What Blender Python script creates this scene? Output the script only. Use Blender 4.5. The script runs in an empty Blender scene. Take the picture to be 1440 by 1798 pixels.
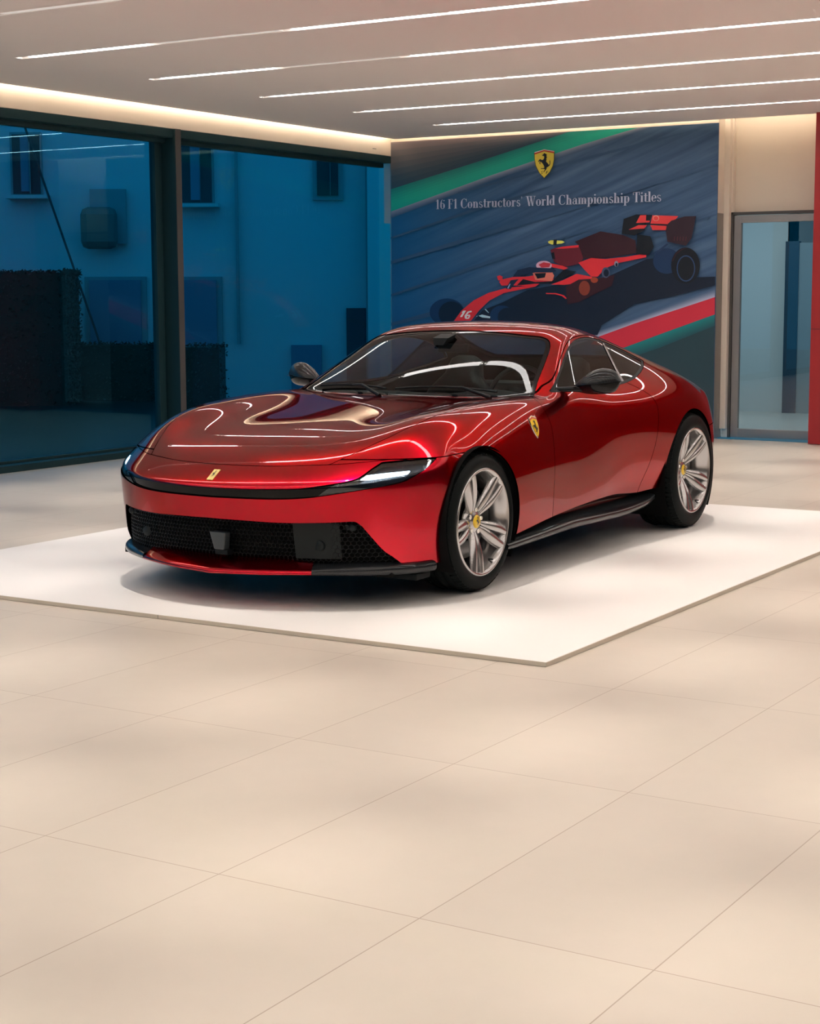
import bpy, bmesh, math, random
import numpy as np
from mathutils import Vector, Matrix
S = bpy.context.scene
COL = S.collection
# ------------------------------------------------------------------ camera
cam_d = bpy.data.cameras.new('camera'); cam = bpy.data.objects.new('camera', cam_d); COL.objects.link(cam)
cam_d.sensor_fit='VERTICAL'; cam_d.sensor_height=36.0; cam_d.lens=59.4616; cam_d.clip_start=0.05; cam_d.clip_end=300
cam.matrix_world = Matrix([[0.851056, -0.063387, 0.521234, 4.935288], [0.525059, 0.110326, -0.843885, -7.133902], [-0.004015, 0.991872, 0.127176, 1.444129], [0.0, 0.0, 0.0, 1.0]])

S.camera = cam
# ------------------------------------------------------------------ world, exposure
S.view_settings.view_transform = 'Standard'; S.view_settings.look = 'None'
S.view_settings.gamma = 1.0; S.view_settings.use_curve_mapping = False
S.view_settings.exposure = 0.1
W_ = bpy.data.worlds.new('dusk'); S.world = W_; W_.use_nodes = True
bg = W_.node_tree.nodes['Background']; bg.inputs[0].default_value = (0.0, 0.235, 0.46, 1); bg.inputs[1].default_value = 1.22

# ------------------------------------------------------------------ helpers
def node_mat(name, color=(.5,.5,.5), rough=.5, metal=0.0, coat=0.0, coat_rough=.03, spec=.5, emit=None, emit_s=0.0, trans=0.0, ior=1.5, alpha=1.0):
    m = bpy.data.materials.new(name); m.use_nodes = True
    b = m.node_tree.nodes['Principled BSDF']
    b.inputs['Base Color'].default_value = (*color, 1); b.inputs['Roughness'].default_value = rough
    b.inputs['Metallic'].default_value = metal; b.inputs['Coat Weight'].default_value = coat
    b.inputs['Coat Roughness'].default_value = coat_rough; b.inputs['Specular IOR Level'].default_value = spec
    b.inputs['IOR'].default_value = ior; b.inputs['Transmission Weight'].default_value = trans; b.inputs['Alpha'].default_value = alpha
    if emit is not None:
        b.inputs['Emission Color'].default_value = (*emit, 1); b.inputs['Emission Strength'].default_value = emit_s
    return m
def nd(m, typ, **kw):
    n = m.node_tree.nodes.new(typ)
    for k, v in kw.items():
        if k.startswith('i_'): n.inputs[k[2:].replace('_', ' ')].default_value = v
        else: setattr(n, k, v)
    return n
def lk(m, a, b): m.node_tree.links.new(a, b)
def bsdf(m): return m.node_tree.nodes['Principled BSDF']
def sheet_glass(name, tint, refl_rough=0.0, ior=1.5, k=1.0, gloss=(1,1,1), fk=1.0):
    """a thin pane: coloured see-through plus a mirror sheen that grows towards grazing angles (both faces alike)"""
    m = bpy.data.materials.new(name); m.use_nodes = True; t = m.node_tree; t.nodes.clear()
    out = t.nodes.new('ShaderNodeOutputMaterial'); tr = t.nodes.new('ShaderNodeBsdfTransparent'); tr.inputs[0].default_value = (*tint, 1)
    gl = t.nodes.new('ShaderNodeBsdfGlossy'); gl.inputs['Roughness'].default_value = refl_rough; gl.inputs[0].default_value = (*gloss,1)
    ge = t.nodes.new('ShaderNodeNewGeometry'); dt = t.nodes.new('ShaderNodeVectorMath'); dt.operation = 'DOT_PRODUCT'
    t.links.new(ge.outputs['Normal'], dt.inputs[0]); t.links.new(ge.outputs['Incoming'], dt.inputs[1])
    def mt(op, a, b=None):
        n = t.nodes.new('ShaderNodeMath'); n.operation = op
        if isinstance(a, (int, float)): n.inputs[0].default_value = a
        else: t.links.new(a, n.inputs[0])
        if b is not None:
            if isinstance(b, (int, float)): n.inputs[1].default_value = b
            else: t.links.new(b, n.inputs[1])
        return n.outputs[0]
    r0 = ((ior-1)/(ior+1))**2*2*k
    f = mt('ADD', mt('MULTIPLY', mt('POWER', mt('SUBTRACT', 1.0, mt('ABSOLUTE', dt.outputs['Value'])), 5.0), 1-r0), r0)
    f = mt('MULTIPLY', f, fk)
    mx = t.nodes.new('ShaderNodeMixShader'); t.links.new(f, mx.inputs[0]); t.links.new(tr.outputs[0], mx.inputs[1]); t.links.new(gl.outputs[0], mx.inputs[2])
    t.links.new(mx.outputs[0], out.inputs[0]); return m

def finish(ob, label=None, cat=None, group=None, kind=None):
    if label: ob['label'] = label
    if cat: ob['category'] = cat
    if group: ob['group'] = group
    if kind: ob['kind'] = kind
    return ob
def link(ob, parent=None):
    COL.objects.link(ob)
    if parent is not None: ob.parent = parent
    return ob
def empty(name, loc=(0,0,0), rz=0.0, parent=None):
    o = bpy.data.objects.new(name, None); o.location = loc; o.rotation_euler = (0,0,rz); o.empty_display_size = .1
    return link(o, parent)
class MB:
    """collects simple shapes, then links them as one mesh"""
    def __init__(s): s.v = []; s.f = []; s.m = []; s.sm = []
    def add(s, vs, fs, mi=0, smooth=False):
        o = len(s.v); s.v += [tuple(map(float, p)) for p in vs]
        for f in fs: s.f.append(tuple(i+o for i in f)); s.m.append(mi); s.sm.append(smooth)
        return s
    def box(s, x0, x1, y0, y1, z0, z1, mi=0):
        v = [(x,y,z) for x in (x0,x1) for y in (y0,y1) for z in (z0,z1)]
        return s.add(v, [(0,1,3,2),(4,6,7,5),(0,4,5,1),(2,3,7,6),(0,2,6,4),(1,5,7,3)], mi)
    def quad(s, a, b, c, d, mi=0): return s.add([a,b,c,d], [(0,1,2,3)], mi)
    def grid(s, P, mi=0, smooth=True, closed_u=False, closed_v=False, flip=False):
        """P[i][j] points"""
        n, m = len(P), len(P[0]); vs = [p for r in P for p in r]; fs = []
        for i in range(n if closed_u else n-1):
            for j in range(m if closed_v else m-1):
                a = i*m+j; b = i*m+(j+1)%m; c = ((i+1)%n)*m+(j+1)%m; d = ((i+1)%n)*m+j
                fs.append((a,d,c,b) if flip else (a,b,c,d))
        return s.add(vs, fs, mi, smooth)
    def lathe(s, prof, n=48, axis='x', center=(0,0,0), mi=0, smooth=True, a0=0, a1=2*math.pi):
        """prof: (axial, radius)"""
        P = []
        full = abs(a1-a0-2*math.pi) < 1e-6
        for k in range(n if full else n+1):
            a = a0+(a1-a0)*k/n; row = []
            for (t, r) in prof:
                c_, s_ = r*math.cos(a), r*math.sin(a)
                p = {'x': (t, c_, s_), 'y': (c_, t, s_), 'z': (c_, s_, t)}[axis]
                row.append((p[0]+center[0], p[1]+center[1], p[2]+center[2]))
            P.append(row)
        return s.grid(P, mi, smooth, closed_u=full)
    def tube(s, pts, r, n=8, mi=0, cap=True):
        pts = [Vector(p) for p in pts]; P = []
        rs = r if isinstance(r, (list, tuple)) else [r]*len(pts)
        up = Vector((0,0,1))
        for i, p in enumerate(pts):
            t = (pts[min(i+1, len(pts)-1)]-pts[max(i-1, 0)]).normalized()
            a = t.cross(up)
            if a.length < 1e-3: a = t.cross(Vector((1,0,0)))
            a.normalize(); b = a.cross(t)
            P.append([tuple(p+a*rs[i]*math.cos(2*math.pi*k/n)+b*rs[i]*math.sin(2*math.pi*k/n)) for k in range(n)])
        s.grid(P, mi, True, closed_v=True)
        if cap:
            s.add(P[0], [tuple(range(n))], mi); s.add(P[-1], [tuple(reversed(range(n)))], mi)
        return s
    def prism(s, poly, f0, f1, mi=0, smooth=False):
        """poly: list of 2D points; f0/f1 map a 2D point to the two faces"""
        a = [f0(*p) for p in poly]; b = [f1(*p) for p in poly]; n = len(poly)
        s.add(a+b, [tuple(range(n)), tuple(reversed(range(n, 2*n)))]+[(i, i+n, (i+1)%n+n, (i+1)%n) for i in range(n)], mi, smooth); return s
    def build(s, name, mats, parent=None, bevel=0, fix=True, seg=2):
        me = bpy.data.meshes.new(name); me.from_pydata(s.v, [], s.f)
        for m in (mats if isinstance(mats, (list, tuple)) else [mats]): me.materials.append(m)
        me.polygons.foreach_set('material_index', s.m); me.polygons.foreach_set('use_smooth', s.sm)
        me.validate()
        if fix:
            bm = bmesh.new(); bm.from_mesh(me); bmesh.ops.recalc_face_normals(bm, faces=bm.faces); bm.to_mesh(me); bm.free()
        ob = bpy.data.objects.new(name, me); link(ob, parent)
        if bevel:
            b = ob.modifiers.new('bevel', 'BEVEL'); b.width = bevel; b.segments = seg; b.limit_method = 'ANGLE'; b.angle_limit = .6
        return ob
def catmull(pts, n=8, closed=False):
    P = [np.array(p, float) for p in pts]; out = []
    N = len(P); rng = range(N if closed else N-1)
    for i in rng:
        p1, p2 = P[i], P[(i+1)%N]
        p0 = P[i-1] if (closed or i > 0) else 2*p1-p2
        p3 = P[(i+2)%N] if (closed or i < N-2) else 2*p2-p1
        for k in range(n):
            t = k/n; out.append(.5*((2*p1)+(-p0+p2)*t+(2*p0-5*p1+4*p2-p3)*t*t+(-p0+3*p1-3*p2+p3)*t**3))
    if not closed: out.append(P[-1])
    return np.array(out)
def path(*segs, n=8):
    """smooth segments joined at sharp corners"""
    out = []
    for s in segs:
        q = catmull(s, n) if len(s) > 2 else np.array(s, float)
        out.append(q[:-1])
    return np.vstack(out)

# ------------------------------------------------------------------ lights of the room
CAM_O = cam.matrix_world.translation.copy(); _cr = cam.matrix_world.to_3x3()
def sight(u, v):
    return _cr @ Vector(((u-720)/2969.78, (899-v)/2969.78, -1))
def on_plane(u, v, axis, val):
    d = sight(u, v); t = (val-CAM_O[axis])/d[axis]; return CAM_O+d*t
CEIL = 3.16
WARM = (1.0, .80, .62)
ROWS = [round(.63+1.468*k, 3) for k in range(-6, 6)]        # light lines in the ceiling, 1.47 m apart
JX = [-4.05, -2.845, -1.70, -.515, .66, 1.83, 3.0, 4.17, 5.34, 6.51]
SEG_OFF = {(.63, 1), (2.098, 1), (3.566, 1), (.63, 0)}
def spot_light(x, y):
    l = bpy.data.lights.new('ceiling_spot', 'SPOT'); l.energy = SPOT_E; l.color = (1.0, .92, .845); l.spot_size = math.radians(38); l.spot_blend = 1.0; l.shadow_soft_size = .03
    o = bpy.data.objects.new('ceiling_spot', l); o.location = (x, y, CEIL-.012); COL.objects.link(o); return o
SPOT_E = 205.0
STRIP_E = 14.5
for y in ROWS:
    for x in JX:
        if -4.5 < x < 6.6 and -8 < y < 8.2: spot_light(x, y)

# ------------------------------------------------------------------ room materials
M_CEIL = node_mat('ceiling_plaster', (.93,.88,.85), .9)
M_WALL = node_mat('cream_wall', (.68,.60,.50), .8)
M_CREAM = node_mat('warm_white_wall', (.74,.67,.58), .85)
M_STRIP = node_mat('light_strip', (.9,.9,.9), .5, emit=(1.0,.96,.93), emit_s=STRIP_E)
M_STRIPOFF = node_mat('light_strip_off_glow', (.62,.58,.54), .5, emit=(1.0,.93,.87), emit_s=.42)  # switched-off segments; a faint glow is added to lighten them
M_CHAN = node_mat('light_channel', (.62,.58,.54), .6)
M_LEDS = node_mat('cove_led', (1,1,1), .5, emit=(1.0,.86,.70), emit_s=26.0)
M_SPOTL = node_mat('spot_lens', (1,1,1), .4, emit=(1.0,.92,.82), emit_s=40.0)
M_FRAME = node_mat('window_frame_metal', (.014,.042,.050), .5, 0, spec=.12)
M_FRAMEL = node_mat('window_cap_metal', (.075,.072,.07), .45, 0, spec=.3)
M_STEEL = node_mat('brushed_steel', (.33,.31,.29), .38, .8)
M_REDW = node_mat('red_wall_panel', (.36,.012,.014), .45)
M_WGL = sheet_glass('shop_window', (.60,.86,.95), ior=1.45, k=.8, gloss=(.30,.78,1.0))
M_DGL = sheet_glass('door_glass_clear', (.80,.88,.90), ior=1.45)

def floor_material():
    m = node_mat('floor_tiles', (.62,.52,.42), .42, spec=.5); b = bsdf(m)
    g = nd(m, 'ShaderNodeNewGeometry'); sx = nd(m, 'ShaderNodeSeparateXYZ'); lk(m, g.outputs['Position'], sx.inputs[0])
    def line(axis, off, size):
        a = nd(m, 'ShaderNodeMath', operation='SUBTRACT'); lk(m, sx.outputs[axis], a.inputs[0]); a.inputs[1].default_value = off
        d = nd(m, 'ShaderNodeMath', operation='DIVIDE'); lk(m, a.outputs[0], d.inputs[0]); d.inputs[1].default_value = size
        fr = nd(m, 'ShaderNodeMath', operation='FRACT'); lk(m, d.outputs[0], fr.inputs[0])
        s = nd(m, 'ShaderNodeMath', operation='SUBTRACT'); lk(m, fr.outputs[0], s.inputs[0]); s.inputs[1].default_value = .5
        ab = nd(m, 'ShaderNodeMath', operation='ABSOLUTE'); lk(m, s.outputs[0], ab.inputs[0])
        gt = nd(m, 'ShaderNodeMath', operation='GREATER_THAN'); lk(m, ab.outputs[0], gt.inputs[0]); gt.inputs[1].default_value = .5-.0017/size
        fl = nd(m, 'ShaderNodeMath', operation='FLOOR'); lk(m, d.outputs[0], fl.inputs[0]); return gt, fl
    gx, fx = line(0, 1.7276, .5998); gy, fy = line(1, -3.8482, 1.1913)
    mx = nd(m, 'ShaderNodeMath', operation='MAXIMUM'); lk(m, gx.outputs[0], mx.inputs[0]); lk(m, gy.outputs[0], mx.inputs[1])
    cb = nd(m, 'ShaderNodeCombineXYZ'); lk(m, fx.outputs[0], cb.inputs[0]); lk(m, fy.outputs[0], cb.inputs[1])
    wn = nd(m, 'ShaderNodeTexWhiteNoise', noise_dimensions='2D'); lk(m, cb.outputs[0], wn.inputs['Vector'])
    n1 = nd(m, 'ShaderNodeTexNoise'); n1.inputs['Scale'].default_value = 9; n1.inputs['Detail'].default_value = 4; lk(m, g.outputs['Position'], n1.inputs['Vector'])
    r = nd(m, 'ShaderNodeMix', data_type='RGBA'); r.inputs[6].default_value = (.495,.435,.365,1); r.inputs[7].default_value = (.52,.46,.385,1); lk(m, wn.outputs['Value'], r.inputs[0])
    r2 = nd(m, 'ShaderNodeMix', data_type='RGBA', blend_type='MULTIPLY'); r2.inputs[0].default_value = .06; lk(m, r.outputs[2], r2.inputs[6]); lk(m, n1.outputs[0], r2.inputs[7])
    r3 = nd(m, 'ShaderNodeMix', data_type='RGBA'); lk(m, mx.outputs[0], r3.inputs[0]); lk(m, r2.outputs[2], r3.inputs[6]); r3.inputs[7].default_value = (.30,.235,.18,1)
    lk(m, r3.outputs[2], b.inputs['Base Color']); return m
M_FLOOR = floor_material()
M_PLAT = node_mat('platform_white', (.80,.77,.735), .38, spec=.5)
M_PLATE = node_mat('platform_edge', (.62,.55,.45), .6)

def st(o): o['kind'] = 'structure'; return o
Z0 = -.02
st(MB().box(-5.62, 8.5, -10.5, 9.14, Z0-.12, Z0).build('floor', M_FLOOR))
# ceiling panels between the light lines
sw = .038
b = MB(); ys = [-10.5]+[v for y in ROWS for v in (y-sw, y+sw)]+[9.06]
for i in range(0, len(ys), 2): b.box(-4.09, 8.5, ys[i], ys[i+1], CEIL, CEIL+.05)
b.box(-5.25, -4.09, -10.5, 9.06, CEIL, CEIL+.05)
st(b.build('ceiling', M_CEIL))
st(MB().box(-5.62, 8.5, -10.5, 9.36, 3.42, 3.5).build('ceiling_upper', M_WALL))
for y in ROWS:
    e = empty('linear_ceiling_light', (0, y, CEIL))
    k = ROWS.index(y)
    names = {.63: 'pale unlit ceiling light line nearest the camera, at the top left', 2.098: 'long ceiling light line, second from the camera, one segment unlit',
             3.566: 'long ceiling light line, third from the camera, with an unlit second segment', 5.034: 'thin ceiling light line, fourth from the camera, above the car', 6.502: 'thin ceiling light line, second from the printed wall', 7.97: 'thinnest ceiling light line, closest to the printed wall'}
    finish(e, names.get(y, 'ceiling light line out of view behind the camera'), 'ceiling light', 'recessed light lines in the ceiling')
    b = MB(); b.box(-4.09, 8.5, -sw-.012, -sw, .012, .11); b.box(-4.09, 8.5, sw, sw+.012, .012, .11); b.box(-4.09, 8.5, -sw-.012, sw+.012, .11, .12); b.box(-4.102, -4.09, -sw-.012, sw+.012, .012, .12)
    b.build('channel', M_CHAN, e)
    for i in range(len(JX)):
        x0 = JX[i]+.05; x1 = (JX[i+1] if i+1 < len(JX) else 7.7)-.05
        if i == 0: x0 = -3.98
        off = (y, i) in SEG_OFF
        q = MB(); q.box(x0, x1, -.034, .034, .004, .020); q.build('diffuser', M_STRIPOFF if off else M_STRIP, e)
        for dx in (-.022, .022):
            q = MB(); q.lathe([(0, 0), (0, .009)], 12, 'z', (JX[i]+dx, 0, .012)); q.lathe([(0,.009),(-.002,.012),(.02,.013)], 12, 'z', (JX[i]+dx, 0, .012), mi=1); q.build('spot_lens', [M_SPOTL, M_FRAMEL], e, fix=False)
# hidden light lines behind the edge of the ceiling
for nm, args in (('cove_light', (-5.245, -5.215, -10.4, 9.0, CEIL+.055, CEIL+.075)), ('cove_light', (-5.2, 8.4, 9.005, 9.035, CEIL+.055, CEIL+.075))):
    o = MB().box(*args).build(nm, M_LEDS)
    finish(o, 'cove light hidden behind the ceiling edge over the windows' if args[0] < -5.22 and args[1] < 0 else 'cove light hidden behind the ceiling edge over the printed wall', 'cove light')
# window wall (left)
XW = -5.345
st(MB().box(XW-.28, XW, -10.5, 9.14, 2.985, 3.45).build('wall_left', M_CREAM))
fr = MB(); fr.box(XW-.25, XW+.0, -10.5, 9.14, 2.905, 2.983); fr.box(XW-.25, XW+.012, -10.5, 9.14, Z0, .038); fr.box(XW-.20, XW-.12, -10.5, 9.14, .038, .062)
fr.box(XW-.16, XW-.10, -10.5, 9.14, 2.86, 2.906)
W1 = st(fr.build('window_1', M_FRAME, bevel=.003))
def mull(y):
    q = MB(); q.box(XW-.25, XW+.02, y-.0, y+.085, .0, 2.984)
    o = q.build('window_mullion', [M_FRAME], W1, .004)
    q = MB(); q.box(XW+.0201, XW+.024, y+.003, y+.082, .0, 2.984); q.build('mullion_cap', M_FRAMEL, o)
    q = MB(); q.box(XW-.20, XW-.13, y-.115, y-.02, .04, 2.90); q.build('window_stile', M_FRAME, W1, .004)
mull(5.352); mull(.9); mull(-3.6)
q = MB(); q.quad((XW-.165,-10.5,.05),(XW-.165,9.14,.05),(XW-.165,9.14,2.90),(XW-.165,-10.5,2.90)); st(q.build('window_glass', M_WGL, W1))
q = MB(); q.box(XW+.0005, XW+.002, 8.76, 8.83, 3.04, 3.046); st(q.build('trim_1', M_FRAME))
# printed wall panel
YP = 9.14
st(MB().box(-5.36, -1.475, YP+.001, YP+.20, Z0, 3.42).build('wall_back', M_STEEL))
st(MB().box(-5.62, 8.5, 9.42, 9.52, 2.262, 3.45).build('wall_back_upper', M_WALL))
st(MB().box(-1.475, -1.415, 9.30, 9.42, .07, 3.42).build('trim_2', M_CREAM, bevel=.003))
st(MB().box(-1.477, -1.40, 9.36, 9.52, Z0, 3.42).build('wall_back_pier', M_CREAM))
st(MB().box(-5.36, -1.475, YP-.001, YP+.003, 3.134, 3.42).build('trim_5', M_CREAM))
# upper part over the steel return stays cream
st(MB().box(-1.4745, -1.4735, YP+.003, YP+.20, 2.25, 3.2).build('trim_3', M_CREAM))
# red wall on the right
st(MB().box(-.42, 8.5, 8.95, 9.40, Z0+.005, CEIL+.02).build('wall_right_red', M_REDW))
for z_ in (1.10,): st(MB().box(-.42, 8.5, 8.947, 8.951, z_, z_+.004).build('trim_4', M_INK if 'M_INK' in globals() else M_FRAME))
st(MB().box(8.5, 8.6, -10.5, 9.5, Z0, 3.45).build('wall_right', node_mat('wall_right_dark', (.055,.04,.04), .7)))
st(MB().box(-5.62, 8.6, -10.6, -10.5, Z0, 3.45).build('wall_front', node_mat('wall_front_grey', (.08,.075,.075), .7)))
# glazed door in its steel frame
d = MB(); yd = 9.36
d.box(-1.41, -1.385, yd-.01, yd+.08, Z0, 2.262); d.box(-1.41, -.30, yd-.01, yd+.08, 2.235, 2.262)
DOOR1 = st(d.build('door_1', M_FRAMEL, bevel=.002))
d = MB(); d.box(-1.380, -1.305, yd, yd+.05, Z0+.004, 2.228); d.box(-1.305, -.35, yd, yd+.05, 2.155, 2.228); d.box(-1.305, -.35, yd, yd+.05, Z0+.004, .075); d.box(-.42, -.35, yd, yd+.05, .075, 2.155)
d.build('door_leaf_frame', M_STEEL, DOOR1, .002)
d = MB(); d.quad((-1.305,yd+.02,.075),(-.42,yd+.02,.075),(-.42,yd+.02,2.155),(-1.305,yd+.02,2.155)); d.build('door_pane', M_DGL, DOOR1)
# the room behind the door
M_BACKR = node_mat('back_room_white', (.50,.60,.62), .6); M_BLUEFR = node_mat('blue_black_frame', (.01,.05,.09), .4); M_BACKF = node_mat('back_room_floor', (.42,.46,.44), .35)
st(MB().box(-3.6, 3, 9.52, 16, Z0-.1, Z0).build('floor_back_room', M_BACKF))
b = MB(); b.box(-3.6, -2.05, 13.2, 13.3, Z0, 3.0); b.box(-2.06, 2.5, 15.0, 15.1, Z0, 3.0); b.box(-2.15, -2.05, 13.2, 15.0, Z0, 3.0)
st(b.build('wall_back_room', M_BACKR))
st(MB().box(-3.6, 3, 9.52, 16, 3.0, 3.05).build('ceiling_back_room', M_BACKR))
st(MB().box(-3.7, -3.6, 9.52, 16, Z0, 3.0).build('wall_back_room_left', M_BACKR)); st(MB().box(2.5, 2.6, 9.52, 16, Z0, 3.0).build('wall_back_room_right', M_BACKR))
def pxb(u, v): p = on_plane(u, v, 1, 13.15); return p.x, p.z
x0, z1 = pxb(1386, 424); x1, z0 = pxb(1396, 733)
st(MB().box(x0-.02, x1+.02, 13.08, 13.16, Z0, z1).build('door_2', M_BLUEFR))
b = MB(); b.box(x1+.02, x1+1.1, 13.10, 13.14, Z0, z1-.02); st(b.build('door_3', node_mat('back_room_door', (.20,.28,.31), .4)))
for x_, y_, e_ in ((-2.3, 11.3, 30), (.5, 11.3, 30)):
    l = bpy.data.lights.new('back_room_lamp', 'AREA'); l.energy = e_; l.size = 1.6; l.color = (.80,.92,1.0); o = bpy.data.objects.new('back_room_lamp', l); o.location = (x_, y_, 2.95); COL.objects.link(o)

# low platform
PL = MB(); PL.box(-2.14, 1.94, -1.265, 3.86, -.0185, 0.0)
PLO = PL.build('display_platform', M_PLAT); finish(PLO, 'low square white display platform lying on the tiled floor under the red car', 'platform')
q = MB(); q.box(-2.1405, 1.9405, -1.2675, -1.265, -.0185, -.0008); q.box(1.94, 1.9425, -1.2675, 3.86, -.0185, -.0008); q.build('platform_edge', M_PLATE, PLO)
for x_ in (-.045,): q = MB(); q.box(x_-.0008, x_+.0008, -1.2682, -1.2670, -.018, -.001); q.build('edge_joint', M_FRAME, PLO)

# ------------------------------------------------------------------ outside, at dusk
FH = Vector((-.5254, .8509, 0)).normalized(); FR_ = Vector((FH.y, -FH.x, 0))
def out_pt(u, v, D, dd=0.0):
    d = sight(u, v); t = D/(d.x*FH.x+d.y*FH.y); p = CAM_O+d*t
    return p
def out_box(u0, v0, u1, v1, D, depth, name, mat, parent=None, zmin=None, bev=0):
    a = out_pt(u0, v0, D); c = out_pt(u1, v1, D)
    s0 = (a-CAM_O).dot(FR_); s1 = (c-CAM_O).dot(FR_); z1, z0 = a.z, (c.z if zmin is None else zmin)
    b = MB(); vs = []
    for s_ in (s0, s1):
        for dep in (D, D+depth):
            for z in (z0, z1):
                p = CAM_O+FR_*s_+FH*dep; vs.append((p.x, p.y, z))
    b.add(vs, [(0,1,3,2),(4,6,7,5),(0,4,5,1),(2,3,7,6),(0,2,6,4),(1,5,7,3)])
    return b.build(name, mat, parent, bev)
M_HOUSE = node_mat('house_render', (.46,.50,.52), .9)
n_ = nd(M_HOUSE, 'ShaderNodeTexNoise'); n_.inputs['Scale'].default_value = .7
M_HOUSED = node_mat('house_trim_grey', (.22,.25,.27), .8)
M_SHUT = node_mat('roller_shutter', (.10,.16,.24), .6)
M_OUTD = node_mat('dark_opening', (.01,.02,.03), .6)
M_LEAF = node_mat('hedge_leaf', (.010,.016,.010), .8)
M_GND = node_mat('asphalt', (.012,.02,.022), .28)
ZG = -.10
b = MB(); b.box(-60, -5.63, -20, 60, ZG-.1, ZG); st(b.build('street_ground', M_GND))
H = out_box(-2300, 120, 684, 720, 26.0, 5.0, 'house', M_HOUSE, zmin=ZG)
finish(H, 'blue-tinted rendered house across the street, seen through the shop window', 'house')
out_box(643, 120, 700, 720, 25.6, 1.0, 'corner_pier', M_HOUSE, H, zmin=ZG)
out_box(640, 120, 648, 720, 25.75, .3, 'pier_dark_strip', M_HOUSED, H, zmin=ZG)  # darker grey strip beside the corner pier
def house_window(u0, v0, u1, v1, sill=True, sur=4, cur=True):
    w = out_box(u0-sur, v0-sur, u1+sur, v1+sur, 25.93, .1, 'window_surround', M_HOUSED, H)
    out_box(u0, v0, u1, v1, 25.90, .1, 'window_opening', M_OUTD, w)
    if cur: out_box(u0+(u1-u0)*.28, v0+3, u0+(u1-u0)*.62, v1-4, 25.88, .02, 'curtain', M_SHUT, w)
    out_box(u0+(u1-u0)*.60, v0, u0+(u1-u0)*.64, v1, 25.86, .02, 'casement_bar', M_HOUSED, w)
    if sill: out_box(u0-sur-7, v1+2, u1+sur+7, v1+8, 25.7, .3, 'sill', M_HOUSE, w)
house_window(20, 236, 71, 340); house_window(318, 252, 372, 355, cur=True); house_window(556, 262, 594, 343, False, 8, False)
for u0, u1 in ((148, 260), (302, 392)):
    g = out_box(u0, 486, u1, 640, 25.94, .1, 'garage_opening', M_HOUSED, H, zmin=ZG)
    m_ = out_box(u0+(8 if u0 < 200 else 8), 492, u1-10, 640, 25.90, .05, 'roller_shutter', M_SHUT, g, zmin=ZG)
for (a_, b_, c_, d_) in ((608,541,643,604),): out_box(a_, b_, c_, d_, 25.88, .15, 'dark_doorway', M_OUTD, H, zmin=ZG)
out_box(511, 606, 565, 665, 25.9, .12, 'blue_door', M_SHUT, H, zmin=ZG)
out_box(413.5, 120, 416.5, 604, 25.88, .08, 'downpipe', M_HOUSED, H)
out_box(157, 332, 222, 428, 25.86, .10, 'wall_panel', M_HOUSED, H)
o = out_box(138, 363, 205, 437, 25.6, .22, 'junction_box', node_mat('box_dark_green', (.05,.08,.08), .5), bev=.12); finish(o, 'dark rounded box mounted on the house wall beside the left window', 'box')
o = out_box(118, 502, 128, 511, 25.85, .05, 'house_number_plate', M_SHUT, H)
p0 = out_pt(40, 212, 25.5); p1 = out_pt(70, 300, 25.5); p2 = out_pt(176, 604, 25.5)
cb_ = MB().tube([p0, p1, p2], .018, 6).build('overhead_cable', M_OUTD); finish(cb_, 'thin dark cable running diagonally down in front of the house', 'cable')
def hedge(u0, v0, u1, D, depth, label, name='hedge', rough=.10, seed=1, rnd=False):
    rnd_ = random.Random(seed); a = out_pt(u0, v0, D); c = out_pt(u1, v0, D)
    s0 = (a-CAM_O).dot(FR_); s1 = (c-CAM_O).dot(FR_); zt = a.z; b = MB(); nx = max(6, int((s1-s0)/.12)); nz = max(6, int((zt-ZG)/.12))
    # closed leafy body
    n = int((s1-s0)*(zt-ZG)*1300)
    core = MB()
    vs = []
    for s_ in (s0+.03, s1-.03):
        for dep in (D+.04, D+depth):
            for z in (ZG, zt-.03):
                p = CAM_O+FR_*s_+FH*dep; vs.append((p.x, p.y, z))
    b.add(vs, [(0,1,3,2),(4,6,7,5),(0,4,5,1),(2,3,7,6),(0,2,6,4),(1,5,7,3)])
    for i in range(n):
        s_ = rnd_.uniform(s0, s1); z = rnd_.uniform(ZG, zt); dep = D+rnd_.uniform(-.02, .12)
        if rnd_.random() < .25: z = zt+rnd_.gauss(0, .016)-.02; dep = D+rnd_.uniform(0, depth)
        if rnd_.random() < .2: s_ = s1-rnd_.uniform(-.02, .06); dep = D+rnd_.uniform(0, depth)
        if rnd and (((s_-(s0+s1)/2)/((s1-s0)/2))**2+((z-(zt+ZG)/2)/((zt-ZG)/2))**2) > 1.15: continue
        p = CAM_O+FR_*s_+FH*dep; r = rnd_.uniform(.014, .032)
        t1 = Vector((rnd_.gauss(0,1), rnd_.gauss(0,1), rnd_.gauss(0,1))).normalized(); t2 = t1.orthogonal().normalized()
        b.add([Vector((p.x, p.y, z))+t1*r, Vector((p.x, p.y, z))+t2*r*.5, Vector((p.x, p.y, z))-t1*r, Vector((p.x, p.y, z))-t2*r*.5], [(0,1,2,3)])
    o = b.build(name, M_LEAF, fix=False); finish(o, label, 'hedge'); return o
hedge(-420, 477, 117, 24.0, 1.0, 'tall dark clipped hedge outside, left of the roller shutters', seed=1)
hedge(119, 603, 268, 25.1, .5, 'low dark hedge in front of the left roller shutter', seed=2)
hedge(318, 606, 388, 22.5, .8, 'dark round bush outside, seen right of the window mullion', name='bush', seed=3)

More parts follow.
